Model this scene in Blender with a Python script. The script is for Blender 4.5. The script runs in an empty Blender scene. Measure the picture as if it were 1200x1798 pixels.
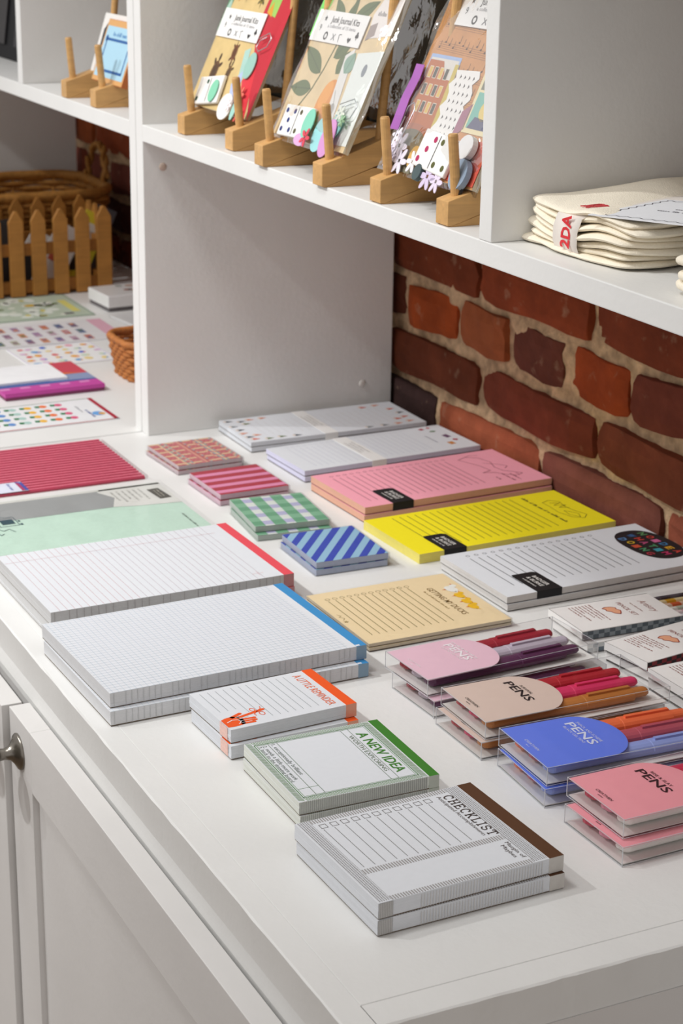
import bpy, bmesh, math, random
from mathutils import Vector, Matrix
random.seed(7)
SC = bpy.context.scene
COL = SC.collection
# ---------------------------------------------------------------- camera, world, lights, exposure
# world frame: z = 0 is the worktop surface, x runs along the brick wall, y points from the room to the wall
cd = bpy.data.cameras.new('camera'); cam = bpy.data.objects.new('camera', cd); COL.objects.link(cam)
CX = Vector((0.43757029, 0.89908745, 0.01319087)); CYd = Vector((0.29203626, -0.12822383, -0.9477729)); CZf = Vector((-0.85043933, 0.41856948, -0.31867308))
m = Matrix.Identity(4)
for i in range(3):
    m[i][0] = CX[i]; m[i][1] = -CYd[i]; m[i][2] = -CZf[i]
m[0][3], m[1][3], m[2][3] = 1.96702094, -0.4085954, 0.61197786
cam.matrix_world = m
cd.sensor_fit = 'HORIZONTAL'; cd.sensor_width = 24.0; cd.lens = 24.0 * 3331.0665 / 1200.0
cd.clip_start = 0.05; cd.clip_end = 50
cd.dof.use_dof = True; cd.dof.focus_distance = 1.34; cd.dof.aperture_fstop = 17.0
SC.camera = cam
SC.view_settings.view_transform = 'Standard'; SC.view_settings.look = 'None'
SC.view_settings.exposure = 0.0; SC.view_settings.gamma = 1.0
try: SC.view_settings.use_curve_mapping = False
except Exception: pass
w = bpy.data.worlds.new('shop_ambient'); SC.world = w; w.use_nodes = True
w.node_tree.nodes['Background'].inputs[0].default_value = (1.0, 0.955, 0.925, 1)
w.node_tree.nodes['Background'].inputs[1].default_value = 0.57
def spot(name, loc, target, power, size=70, radius=.05, blend=.6, col=(1, .997, .99)):
    l = bpy.data.lights.new(name, 'SPOT'); l.energy = power; l.spot_size = math.radians(size); l.spot_blend = blend
    l.shadow_soft_size = radius; l.color = col
    o = bpy.data.objects.new(name, l); COL.objects.link(o); o.location = loc
    o.rotation_euler = (Vector(target) - Vector(loc)).to_track_quat('-Z', 'Y').to_euler()
spot('track_spot', (.15, -1.25, 1.78), (.20, .48, .05), 94, 58, .035, .9)
spot('track_spot', (-.75, -1.35, 1.78), (-.40, .45, 0), 62, 60, .04)
spot('track_spot', (.70, -.48, 1.80), (.66, .14, 0), 33, 78, .16, .9)

# ---------------------------------------------------------------- helpers
def lin(c):
    if isinstance(c, str): c = tuple(int(c[i:i + 2], 16) for i in (0, 2, 4))
    return tuple(((v / 255) / 12.92 if v / 255 <= .04045 else ((v / 255 + .055) / 1.055) ** 2.4) for v in c[:3]) + (1,)
MATS = {}
def mat(col, rough=.55, spec=.4, var=.04, vscale=60, bump=0., bscale=200, metal=0., key=None, kind='plain', alpha=None, coat=0.):
    k = key or (str(col), rough, spec, var, vscale, bump, bscale, metal, kind, coat)
    if k in MATS: return MATS[k]
    M = bpy.data.materials.new(kind + '_' + (col if isinstance(col, str) else 'tone')); MATS[k] = M
    M.use_nodes = True; nt = M.node_tree; N = nt.nodes; L = nt.links
    b = N['Principled BSDF']; b.inputs['Roughness'].default_value = rough
    b.inputs['Specular IOR Level'].default_value = spec; b.inputs['Metallic'].default_value = metal
    if coat: b.inputs['Coat Weight'].default_value = coat; b.inputs['Coat Roughness'].default_value = .08
    tc = N.new('ShaderNodeTexCoord')
    base = lin(col)
    nz = N.new('ShaderNodeTexNoise'); nz.inputs['Scale'].default_value = vscale; nz.inputs['Detail'].default_value = 4
    L.new(tc.outputs['Object'], nz.inputs['Vector'])
    mp = N.new('ShaderNodeMapRange'); mp.inputs[1].default_value = .3; mp.inputs[2].default_value = .7
    mp.inputs[3].default_value = 1 - var; mp.inputs[4].default_value = 1 + var * .4
    L.new(nz.outputs['Fac'], mp.inputs[0])
    vm = N.new('ShaderNodeVectorMath'); vm.operation = 'SCALE'; vm.inputs[0].default_value = base[:3]
    L.new(mp.outputs[0], vm.inputs['Scale']); L.new(vm.outputs[0], b.inputs['Base Color'])
    if kind == 'paper_edge':      # sheet lines along the cut edge
        sx = N.new('ShaderNodeSeparateXYZ'); L.new(tc.outputs['Object'], sx.inputs[0])
        n2 = N.new('ShaderNodeTexNoise'); n2.noise_dimensions = '1D'; n2.inputs['Scale'].default_value = 2600; n2.inputs['Detail'].default_value = 2
        L.new(sx.outputs['Z'], n2.inputs['W'])
        m2 = N.new('ShaderNodeMapRange'); m2.inputs[1].default_value = .3; m2.inputs[2].default_value = .7; m2.inputs[3].default_value = .9; m2.inputs[4].default_value = 1.02
        L.new(n2.outputs['Fac'], m2.inputs[0])
        v2 = N.new('ShaderNodeVectorMath'); v2.operation = 'SCALE'; L.new(vm.outputs[0], v2.inputs[0]); L.new(m2.outputs[0], v2.inputs['Scale'])
        L.new(v2.outputs[0], b.inputs['Base Color'])
    if kind == 'wood':
        mpp = N.new('ShaderNodeMapping'); mpp.inputs['Scale'].default_value = (90, 9, 90); L.new(tc.outputs['Object'], mpp.inputs['Vector'])
        n2 = N.new('ShaderNodeTexNoise'); n2.inputs['Scale'].default_value = 2.2; n2.inputs['Detail'].default_value = 6; n2.inputs['Distortion'].default_value = .6
        L.new(mpp.outputs[0], n2.inputs['Vector'])
        m2 = N.new('ShaderNodeMapRange'); m2.inputs[1].default_value = .3; m2.inputs[2].default_value = .72; m2.inputs[3].default_value = .84; m2.inputs[4].default_value = 1.04
        L.new(n2.outputs['Fac'], m2.inputs[0])
        v2 = N.new('ShaderNodeVectorMath'); v2.operation = 'SCALE'; L.new(vm.outputs[0], v2.inputs[0]); L.new(m2.outputs[0], v2.inputs['Scale'])
        L.new(v2.outputs[0], b.inputs['Base Color'])
    if kind == 'brick':
        oi = N.new('ShaderNodeObjectInfo')
        n2 = N.new('ShaderNodeTexNoise'); n2.inputs['Scale'].default_value = 16; n2.inputs['Detail'].default_value = 7; n2.inputs['Roughness'].default_value = .65
        geo = N.new('ShaderNodeNewGeometry'); L.new(geo.outputs['Position'], n2.inputs['Vector'])
        rp = N.new('ShaderNodeMapRange'); rp.inputs[1].default_value = .3; rp.inputs[2].default_value = .72; rp.inputs[3].default_value = .62; rp.inputs[4].default_value = 1.2
        L.new(n2.outputs['Fac'], rp.inputs[0])
        v2 = N.new('ShaderNodeVectorMath'); v2.operation = 'SCALE'; L.new(oi.outputs['Color'], v2.inputs[0]); L.new(rp.outputs[0], v2.inputs['Scale'])
        # pale mortar smears and pits
        n3 = N.new('ShaderNodeTexNoise'); n3.inputs['Scale'].default_value = 45; n3.inputs['Detail'].default_value = 5; L.new(geo.outputs['Position'], n3.inputs['Vector'])
        m3 = N.new('ShaderNodeMapRange'); m3.inputs[1].default_value = .64; m3.inputs[2].default_value = .76; L.new(n3.outputs['Fac'], m3.inputs[0])
        mm = N.new('ShaderNodeMath'); mm.operation = 'MULTIPLY'; mm.inputs[1].default_value = .35; L.new(m3.outputs[0], mm.inputs[0])
        mx = N.new('ShaderNodeMix'); mx.data_type = 'RGBA'; L.new(mm.outputs[0], mx.inputs[0]); L.new(v2.outputs[0], mx.inputs[6]); mx.inputs[7].default_value = lin('b89a80')
        L.new(mx.outputs[2], b.inputs['Base Color'])
        bp = N.new('ShaderNodeBump'); bp.inputs['Strength'].default_value = .5; bp.inputs['Distance'].default_value = .004
        L.new(n3.outputs['Fac'], bp.inputs['Height']); L.new(bp.outputs[0], b.inputs['Normal'])
    if bump:
        n4 = N.new('ShaderNodeTexNoise'); n4.inputs['Scale'].default_value = bscale; n4.inputs['Detail'].default_value = 3
        L.new(tc.outputs['Object'], n4.inputs['Vector'])
        bp = N.new('ShaderNodeBump'); bp.inputs['Strength'].default_value = bump; bp.inputs['Distance'].default_value = .002
        L.new(n4.outputs['Fac'], bp.inputs['Height']); L.new(bp.outputs[0], b.inputs['Normal'])
    return M
def clear_mat(key, tint=(1, 1, 1, 1), gloss=.09, rough=.06, bump=0., bscale=30, refl=1.0):
    if key in MATS: return MATS[key]
    M = bpy.data.materials.new(key); MATS[key] = M; M.use_nodes = True; nt = M.node_tree; N = nt.nodes; L = nt.links
    N.remove(N['Principled BSDF'])
    tr = N.new('ShaderNodeBsdfTransparent'); tr.inputs[0].default_value = tint
    gl = N.new('ShaderNodeBsdfGlossy'); gl.inputs['Roughness'].default_value = rough; gl.inputs[0].default_value = (refl, refl, refl, 1)
    fr = N.new('ShaderNodeFresnel'); fr.inputs[0].default_value = 1.4
    ad = N.new('ShaderNodeMath'); ad.operation = 'MULTIPLY_ADD'; ad.inputs[1].default_value = .32; ad.inputs[2].default_value = gloss; ad.use_clamp = True
    L.new(fr.outputs[0], ad.inputs[0])
    mx = N.new('ShaderNodeMixShader'); L.new(ad.outputs[0], mx.inputs[0]); L.new(tr.outputs[0], mx.inputs[1]); L.new(gl.outputs[0], mx.inputs[2])
    L.new(mx.outputs[0], N['Material Output'].inputs['Surface'])
    if bump:
        tc = N.new('ShaderNodeTexCoord'); n4 = N.new('ShaderNodeTexNoise'); n4.inputs['Scale'].default_value = bscale; n4.inputs['Detail'].default_value = 2; n4.inputs['Distortion'].default_value = 1.2
        L.new(tc.outputs['Object'], n4.inputs['Vector'])
        bp = N.new('ShaderNodeBump'); bp.inputs['Strength'].default_value = bump; bp.inputs['Distance'].default_value = .01
        L.new(n4.outputs['Fac'], bp.inputs['Height']); L.new(bp.outputs[0], gl.inputs['Normal']); L.new(bp.outputs[0], fr.inputs['Normal'])
    return M
CLEAR = clear_mat('clear_plastic', (.985, .987, .99, 1), .012, .05)
CELLO = clear_mat('cellophane', (.988, .99, .99, 1), .006, .10, .10, 30)
BAGCLEAR = clear_mat('crinkled_bag', (.988, .99, .99, 1), .003, .045, .10, 60)
PAINT = lambda: mat('e6e6e4', .42, .4, .03, 14, .12, 160, kind='paint')
def link(o, parent=None, loc=None):
    COL.objects.link(o)
    if parent: o.parent = parent
    if loc: o.location = loc
    return o
def tag(o, label=None, cat=None, group=None, kind=None):
    if label: o['label'] = label
    if cat: o['category'] = cat
    if group: o['group'] = group
    if kind: o['kind'] = kind
    return o
def thing(name, label, cat, loc=(0, 0, 0), rotz=0, group=None):
    o = bpy.data.objects.new(name, None); o.empty_display_size = .03; COL.objects.link(o)
    o.location = loc; o.rotation_euler = (0, 0, rotz)
    return tag(o, label, cat, group)
def copy_tree(o, parent=None):
    c = o.copy(); COL.objects.link(c); c.parent = parent
    for ch in o.children: copy_tree(ch, c)
    return c
class MB:
    def __init__(s): s.v = []; s.f = []; s.m = []; s.mats = []; s.smooth = False
    def mi(s, M):
        if M not in s.mats: s.mats.append(M)
        return s.mats.index(M)
    def poly(s, pts, M):
        i = len(s.v); s.v += [tuple(p) for p in pts]; s.f.append(tuple(range(i, i + len(pts)))); s.m.append(s.mi(M))
    def box(s, x0, x1, y0, y1, z0, z1, M, Mtop=None, T=None):
        i = len(s.v)
        P = [(x0, y0, z0), (x1, y0, z0), (x1, y1, z0), (x0, y1, z0), (x0, y0, z1), (x1, y0, z1), (x1, y1, z1), (x0, y1, z1)]
        if T: P = [tuple(T @ Vector(p)) for p in P]
        s.v += P
        for k, q in enumerate(((0, 3, 2, 1), (4, 5, 6, 7), (0, 1, 5, 4), (1, 2, 6, 5), (2, 3, 7, 6), (3, 0, 4, 7))):
            s.f.append(tuple(i + a for a in q)); s.m.append(s.mi(Mtop if (k == 1 and Mtop) else M))
    def prism(s, pts, z0, z1, M, Mtop=None, T=None):
        n = len(pts); i = len(s.v)
        P = [(x, y, z0) for x, y in pts] + [(x, y, z1) for x, y in pts]
        if T: P = [tuple(T @ Vector(p)) for p in P]
        s.v += P
        s.f.append(tuple(i + a for a in range(n - 1, -1, -1))); s.m.append(s.mi(M))
        s.f.append(tuple(i + n + a for a in range(n))); s.m.append(s.mi(Mtop or M))
        for a in range(n):
            b = (a + 1) % n; s.f.append((i + a, i + b, i + n + b, i + n + a)); s.m.append(s.mi(M))
    def rings(s, R, M, cap=True, close=True):
        n = len(R[0]); i = len(s.v)
        for r in R: s.v += [tuple(p) for p in r]
        for a in range(len(R) - 1):
            for b in range(n if close else n - 1):
                c = (b + 1) % n
                s.f.append((i + a * n + b, i + a * n + c, i + (a + 1) * n + c, i + (a + 1) * n + b)); s.m.append(s.mi(M))
        if cap:
            s.f.append(tuple(i + k for k in range(n - 1, -1, -1))); s.m.append(s.mi(M))
            s.f.append(tuple(i + (len(R) - 1) * n + k for k in range(n))); s.m.append(s.mi(M))
    def tube(s, pts, rad, M, n=10, cap=True, closed=False):
        pts = [Vector(p) for p in pts]; R = []
        for k, p in enumerate(pts):
            a = pts[k - 1] if (k > 0 or closed) else p; b = pts[(k + 1) % len(pts)] if (k < len(pts) - 1 or closed) else p
            t = (b - a).normalized(); ref = Vector((0, 0, 1)) if abs(t.z) < .9 else Vector((0, 1, 0))
            u = t.cross(ref).normalized(); v = u.cross(t)
            r = rad[k] if isinstance(rad, (list, tuple)) else rad
            R.append([p + u * (r * math.cos(q * 2 * math.pi / n)) + v * (r * math.sin(q * 2 * math.pi / n)) for q in range(n)])
        if closed: R.append(R[0]); cap = False
        s.rings(R, M, cap)
    def build(s, name, parent=None, bevel=0, smooth=False, seg=2, loc=None):
        me = bpy.data.meshes.new(name); me.from_pydata(s.v, [], s.f); me.update()
        for M in s.mats: me.materials.append(M)
        me.polygons.foreach_set('material_index', s.m)
        if smooth: me.polygons.foreach_set('use_smooth', [True] * len(s.f))
        bm = bmesh.new(); bm.from_mesh(me); bmesh.ops.recalc_face_normals(bm, faces=bm.faces)
        if bevel: bmesh.ops.bevel(bm, geom=list(bm.edges), offset=bevel, segments=seg, affect='EDGES', profile=.5, clamp_overlap=True)
        bm.to_mesh(me); bm.free()
        o = bpy.data.objects.new(name, me); return link(o, parent, loc)
def bx(name, parent, x0, x1, y0, y1, z0, z1, M, bevel=0, Mtop=None):
    b = MB(); b.box(x0, x1, y0, y1, z0, z1, M, Mtop); return b.build(name, parent, bevel)
# --- flat print (lettering and rules), millimetre page coordinates
TXT = {}
def text_shape(st, bold, shear, serif=False):
    k = (st, bold, shear)
    if k in TXT: return TXT[k]
    cu = bpy.data.curves.new('t', 'FONT'); cu.body = st; cu.size = 1; cu.fill_mode = 'FRONT'; cu.resolution_u = 2; cu.offset = bold; cu.shear = shear
    ob = bpy.data.objects.new('t', cu); COL.objects.link(ob)
    dg = bpy.context.evaluated_depsgraph_get(); me = bpy.data.meshes.new_from_object(ob.evaluated_get(dg))
    V = [(v.co.x, v.co.y) for v in me.vertices]; F = [tuple(p.vertices) for p in me.polygons]
    bpy.data.objects.remove(ob); bpy.data.curves.remove(cu); bpy.data.meshes.remove(me)
    if not V: V = [(0, 0), (.1, 0), (.1, .1)]; F = [(0, 1, 2)]
    x0 = min(v[0] for v in V); x1 = max(v[0] for v in V); TXT[k] = (V, F, x0, x1); return TXT[k]
class Flat:
    def __init__(s, w, l, z): s.w = w; s.l = l; s.z = z; s.b = MB()
    def P(s, x, y, ly=0): return ((x - s.w / 2) * .001, (y - s.l / 2) * .001, s.z + .00012 + ly * .00005)
    def M(s, c): return c if not isinstance(c, str) else mat(c, .6, .3, .02, 300, kind='ink')
    def poly(s, pts, c, ly=0): s.b.poly([s.P(x, y, ly) for x, y in pts], s.M(c))
    def rect(s, x0, y0, x1, y1, c, ly=0): s.poly([(x0, y0), (x1, y0), (x1, y1), (x0, y1)], c, ly)
    def line(s, x0, y0, x1, y1, t, c, ly=0):
        d = math.hypot(x1 - x0, y1 - y0) or 1; nx = -(y1 - y0) / d * t / 2; ny = (x1 - x0) / d * t / 2
        s.poly([(x0 + nx, y0 + ny), (x0 - nx, y0 - ny), (x1 - nx, y1 - ny), (x1 + nx, y1 + ny)], c, ly)
    def path(s, pts, t, c, ly=0):
        for a, b in zip(pts[:-1], pts[1:]): s.line(*a, *b, t, c, ly)
    def frame(s, x0, y0, x1, y1, t, c, ly=0):
        s.rect(x0, y0, x1, y0 + t, c, ly); s.rect(x0, y1 - t, x1, y1, c, ly); s.rect(x0, y0, x0 + t, y1, c, ly); s.rect(x1 - t, y0, x1, y1, c, ly)
    def disc(s, cx, cy, rx, ry, c, ly=0, n=18, rot=0, a0=0, a1=2 * math.pi):
        pts = []
        for k in range(n):
            t = a0 + (a1 - a0) * k / (n if a1 - a0 > 6.2 else n - 1); x = rx * math.cos(t); y = ry * math.sin(t)
            pts.append((cx + x * math.cos(rot) - y * math.sin(rot), cy + x * math.sin(rot) + y * math.cos(rot)))
        s.poly(pts, c, ly)
    def ring(s, cx, cy, r, t, c, ly=0, n=14, ry=None):
        ry = ry or r
        for k in range(n):
            a = 2 * math.pi * k / n; b = 2 * math.pi * (k + 1) / n
            s.poly([(cx + r * math.cos(a), cy + ry * math.sin(a)), (cx + r * math.cos(b), cy + ry * math.sin(b)), (cx + (r - t) * math.cos(b), cy + (ry - t) * math.sin(b)), (cx + (r - t) * math.cos(a), cy + (ry - t) * math.sin(a))], c, ly)
    def text(s, st, x, y, cap, c, width=None, rot=0, shear=0, bold=0, ly=1, align='L'):
        V, F, x0, x1 = text_shape(st, bold, shear); sy = cap / .70; sx = (width / (x1 - x0)) if width else sy
        W = (x1 - x0) * sx; off = 0 if align == 'L' else (-W / 2 if align == 'C' else -W)
        i = len(s.b.v); cr, sr = math.cos(rot), math.sin(rot)
        for vx, vy in V:
            px = (vx - x0) * sx + off; py = vy * sy
            s.b.v.append(s.P(x + px * cr - py * sr, y + px * sr + py * cr, ly))
        k = s.b.mi(s.M(c))
        for f in F: s.b.f.append(tuple(i + a for a in f)); s.b.m.append(k)
    def greek(s, x, y, cap, c, width, align='L', rot=0, seed=1, ly=1):
        """print too small to read: broken word-length dashes"""
        r = random.Random(seed + int(x * 7 + y * 13)); off = 0 if align == 'L' else -width / 2; q = 0; cr, sr = math.cos(rot), math.sin(rot)
        while q < width - cap * .5:
            n = r.randint(2, 6)
            for k in range(n):
                if q > width - cap * .4: break
                hh = cap * r.choice((.62, .62, .7, 1)); a0 = q + off; a1 = a0 + cap * r.uniform(.34, .5)
                s.poly([(x + px * cr - py * sr, y + px * sr + py * cr) for px, py in ((a0, 0), (a1, 0), (a1, hh), (a0, hh))], c, ly); q += cap * .62
            q += cap * .55
    def slab(s, st, x, y, cap, c, width, t=1.0, ly=1):
        """slab-serif capitals drawn as strokes on a unit grid"""
        arc = lambda cx, cy, rx, ry, a0, a1, n=12: [(cx + rx * math.cos(math.radians(a0 + (a1 - a0) * k / n)), cy + ry * math.sin(math.radians(a0 + (a1 - a0) * k / n))) for k in range(n + 1)]
        sv = lambda px, py, h=.16: [(px - h, py), (px + h, py)]
        G = {'C': [arc(.5, .5, .42, .5, 50, 310), [(.77, .68), (.77, .98)]],
             'H': [[(.2, 0), (.2, 1)], [(.8, 0), (.8, 1)], [(.2, .5), (.8, .5)], sv(.2, 0), sv(.2, 1), sv(.8, 0), sv(.8, 1)],
             'E': [[(.22, 0), (.22, 1)], [(.06, 1), (.82, 1), (.82, .76)], [(.06, 0), (.86, 0), (.86, .26)], [(.22, .52), (.6, .52)], [(.6, .4), (.6, .64)]],
             'K': [[(.2, 0), (.2, 1)], [(.2, .36), (.74, 1)], [(.40, .58), (.80, 0)], sv(.2, 0), sv(.2, 1), sv(.74, 1, .14), sv(.82, 0, .14)],
             'L': [[(.25, 0), (.25, 1)], [(.08, 0), (.86, 0), (.86, .28)], sv(.25, 1)],
             'I': [[(.5, 0), (.5, 1)], sv(.5, 0, .2), sv(.5, 1, .2)],
             'S': [arc(.5, .75, .32, .25, 30, 270) + arc(.5, .25, .34, .25, 90, -150), [(.80, .74), (.80, .96)], [(.18, .06), (.18, .28)]],
             'T': [[(.5, 0), (.5, 1)], [(.1, .74), (.1, 1), (.9, 1), (.9, .74)], sv(.5, 0, .2)]}
        W = [.62 if ch == 'I' else 1 for ch in st]; u = width / sum(W); q = x
        for ch, w1 in zip(st, W):
            for P in G[ch]:
                s.path([(q + (px - .5) * u * .86 + w1 * u / 2, y + py * cap) for px, py in P], t, c, ly)
            q += w1 * u
    def star(s, cx, cy, r, c, ly=1, n=5, ri=.45):
        s.poly([(cx + (r if k % 2 == 0 else r * ri) * math.sin(k * math.pi / n), cy + (r if k % 2 == 0 else r * ri) * math.cos(k * math.pi / n)) for k in range(2 * n)], c, ly)
    def build(s, parent, name='printed_design'):
        if not s.b.v: return None
        me = bpy.data.meshes.new(name); me.from_pydata(s.b.v, [], s.b.f)
        for M in s.b.mats: me.materials.append(M)
        me.polygons.foreach_set('material_index', s.b.m); me.update()
        return link(bpy.data.objects.new(name, me), parent)

# ---------------------------------------------------------------- the setting
WHITE = PAINT()
floor = bx('floor', None, -3.5, 3.2, -3.2, .75, -.95, -.90, mat('8d7a66', .5, .4, .2, 6, kind='floorboards')); tag(floor, 'wooden shop floor in front of the cabinets', None, None, 'structure')
MORTAR = mat('c9aa88', .95, .1, .45, 70, 1.0, 240, kind='mortar')
# mortar bed: a rough wall surface behind the bricks
mb = MB(); X0, X1, Z0w, Z1w = -1.75, 1.75, -.06, .80; nx, nz = 440, 108
rnd = random.Random(3)
def hsh(a, b):
    n = math.sin(a * 127.1 + b * 311.7) * 43758.5453; return n - math.floor(n)
def vnoise(x, y):
    xi, yi = math.floor(x), math.floor(y); fx, fy = x - xi, y - yi; fx = fx * fx * (3 - 2 * fx); fy = fy * fy * (3 - 2 * fy)
    return (hsh(xi, yi) * (1 - fx) + hsh(xi + 1, yi) * fx) * (1 - fy) + (hsh(xi, yi + 1) * (1 - fx) + hsh(xi + 1, yi + 1) * fx) * fy
for j in range(nz + 1):
    for i in range(nx + 1):
        x = X0 + (X1 - X0) * i / nx; z = Z0w + (Z1w - Z0w) * j / nz
        mb.v.append((x, .6450 - .006 * vnoise(x * 40, z * 40) - .0045 * vnoise(x * 95, z * 95) - .003 * vnoise(x * 190, z * 190), z))
k = mb.mi(MORTAR)
for j in range(nz):
    for i in range(nx):
        a = j * (nx + 1) + i; mb.f.append((a, a + 1, a + nx + 2, a + nx + 1)); mb.m.append(k)
wall = mb.build('wall_back', None, smooth=True); tag(wall, 'old red brick wall behind the shelving', None, None, 'structure')
bx('wall_core', wall, -2.2, 2.2, .665, .78, -.9, 1.2, mat('9a8068', .9, .1, .1, 20))
BRICK = mat('8a4a30', .85, .15, 0, kind='brick', key='brick')
def brick_mesh(seed, sx):
    r = random.Random(seed); bm = bmesh.new(); bmesh.ops.create_cube(bm, size=1)
    bmesh.ops.subdivide_edges(bm, edges=[e for e in bm.edges if abs(e.verts[0].co.x - e.verts[1].co.x) > .5], cuts=5)
    bmesh.ops.subdivide_edges(bm, edges=[e for e in bm.edges if abs(e.verts[0].co.z - e.verts[1].co.z) > .5], cuts=3)
    ph = r.uniform(0, 9)
    for v in bm.verts:
        cx = abs(v.co.x) > .49; cz = abs(v.co.z) > .49; fr = v.co.y < 0; X, Z_ = v.co.x, v.co.z
        v.co.x += (r.uniform(-.006, .006) + (.012 * math.sin(Z_ * 7 + ph) if cx else 0)) * (.2 / sx)
        v.co.z += r.uniform(-.012, .012) + (.035 * math.sin(X * 5 + ph) * (1 if cz else 0))
        if fr: v.co.y += r.uniform(-.04, .04) + .05 * math.sin(X * 4 + ph) + (.10 if cx or cz else 0) + (.10 if cx and cz else 0)
        if fr and cx and cz: v.co.x *= .985 + r.uniform(-.012, .008); v.co.z *= .95 + r.uniform(-.05, .03)
    if seed % 3 == 0:      # a chipped corner
        for v in bm.verts:
            if v.co.y < 0 and v.co.x > .28 and v.co.z < -.2: v.co.y += .5 * (v.co.x - .2); v.co.z += .04
    bmesh.ops.bevel(bm, geom=[e for e in bm.edges if e.calc_face_angle(0) > .7], offset=.02, segments=1, affect='EDGES')
    bmesh.ops.recalc_face_normals(bm, faces=bm.faces)
    me = bpy.data.meshes.new('brick'); bm.to_mesh(me); bm.free(); me.materials.append(BRICK)
    me.polygons.foreach_set('use_smooth', [False] * len(me.polygons)); return me
STR = [brick_mesh(10 + i, .2) for i in range(6)]; HED = [brick_mesh(40 + i, .1) for i in range(5)]
PAL = ['8a4127', '7a3a26', '94482a', '6e3a2c', '9c5230', '84402c', '5c3328', 'a2552f', '784034']
FIX = {}   # colours of the bricks the picture shows closely
def brick_row(zc, h, joints, cols=None):
    for q, (a, b) in enumerate(zip(joints[:-1], joints[1:])):
        wd = b - a - .012; me = (STR if wd > .14 else HED)[rnd.randrange(5)]
        o = bpy.data.objects.new('brick', me); COL.objects.link(o); o.parent = wall
        o.scale = (wd, .03, h); o.location = ((a + b) / 2, .645 + rnd.uniform(-.003, .003), zc + rnd.uniform(-.002, .002)); o.rotation_euler = (0, rnd.uniform(-.012, .012), rnd.uniform(-.01, .01))
        c = (cols or {}).get(q) or PAL[rnd.randrange(len(PAL))]; o.color = lin(c)
def seq(start, step, n): return [start + step * i for i in range(n)]
A = [-1.55, -1.33, -1.11, -.89, -.67, -.45, -.24, -.03, .187, .412, .635, .85, 1.07, 1.29, 1.5]
Bj = seq(-1.50, .115, 13) + [.015, .139, .251, .366, .484, .600, .715, .83, .945, 1.06, 1.175, 1.29, 1.405, 1.52]
Cj = [-1.57, -1.35, -1.13, -.91, -.69, -.47, -.25, -.03, .194, .430, .655, .87, 1.09, 1.31, 1.53]
Dj = [-1.66, -1.44, -1.22, -1.0, -.78, -.56, -.34, -.12, .101, .331, .552, .77, .99, 1.21, 1.43]
brick_row(.196, .052, A, {7: '74371f', 8: '8c4125', 9: '7c3a24', 10: '86402a'})
brick_row(.134, .050, Bj, {12: '5f3020', 13: 'a24a22', 14: '9a5534', 15: '6c3c30', 16: '9c4522', 17: '743a2c', 18: '8a4630'})
brick_row(.072, .048, Cj, {7: '6e3824', 8: '7e3e2c', 9: '7a402c', 10: '8a4a34'})
brick_row(.012, .050, Dj, {7: '3c2a28', 8: '9a5238', 9: '744338', 10: '9a5540'})
brick_row(-.048, .050, A)
z = .256
for r_ in range(7):
    J = [A, Cj, Dj][r_ % 3] if r_ % 5 != 3 else Bj
    brick_row(z + .061 * r_, .051, [a + (.05 * ((r_ * 7) % 3)) for a in J])

# ---------------------------------------------------------------- cabinets, worktops, hutch
L = 1.1564; D0 = -.0208; DB = .624
END = 'e0dcd6'
wt = thing('worktop', 'white painted worktop carrying the notepads and pen sets', 'worktop', (0, 0, 0))
bx('slab', wt, D0 + .0008, L - .0235, .0185, DB, -.030, 0, WHITE, .0006)
def strip_mesh(name, parent, x0, x1, y0, y1, seed):
    r = random.Random(seed); b = MB(); n = 60; R = []
    for i in range(n + 1):      # hand-planed trim strip, edge slightly chipped
        t = i / n
        j = lambda a: r.uniform(-a, a)
        if x1 - x0 > y1 - y0: x = x0 + (x1 - x0) * t; R.append([(x, y0 + .0012 + j(.0002), -.030), (x, y1, -.030), (x, y1, -.0001), (x, y0 + .0012, -.0001), (x, y0 + j(.0003), -.0013 + j(.0004))])
        else: y = y0 + (y1 - y0) * t; R.append([(x1 - .0012, y, -.030), (x0, y, -.030), (x0, y, -.0001), (x1 - .0012, y, -.0001), (x1 + j(.0003), y, -.0013 + j(.0004))])
    b.rings(R, WHITE); return b.build(name, parent)
strip_mesh('front_strip', wt, D0 + .0008, L - .0002, 0, .0184, 5)
strip_mesh('end_strip', wt, L - .0230, L, .0180, DB, 6)
# cove moulding under the front edge (concave profile, swept along x)
prof = [(.0004, -.0016), (.0030, -.005), (.0060, -.0100), (.0085, -.0160), (.0102, -.0230), (.0109, -.0300), (.0107, -.0370), (.0098, -.0440), (.0084, -.0500), (.0072, -.0545), (.0072, -.060), (.03, -.060), (.03, -.0016)]
b = MB(); b.rings([[(x, y, z_) for y, z_ in prof] for x in (D0 + .001, L - .0004)], WHITE); b.build('cove_moulding', wt)
wl = thing('worktop', 'white painted worktop of the left cabinet under sticker sheets and picket crate', 'worktop', (0, 0, 0))
bx('slab', wl, -1.75, D0 - .0012, .0185, DB, -.030, .0002, WHITE, .0006)
strip_mesh('front_strip', wl, -1.75, D0 - .0012, 0, .0178, 8)
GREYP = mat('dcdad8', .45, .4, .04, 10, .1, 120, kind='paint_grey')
cab = thing('base_cabinet', 'white painted base cabinet with shaker doors under the notepad worktop', 'cabinet', (0, 0, -.9))
Z = .9
bx('end_panel', cab, L - .022, L - .004, .03, DB, .05, Z - .0305, GREYP)
bx('end_rail', cab, L - .0035, L - .0005, .10, DB, Z - .09, Z - .0303, GREYP)
bx('carcass', cab, 0, L - .0225, .0090, DB, .05, Z - .061, GREYP)
bx('plinth', cab, 0, L - .03, .05, DB - .1, 0, .05, GREYP)
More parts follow.
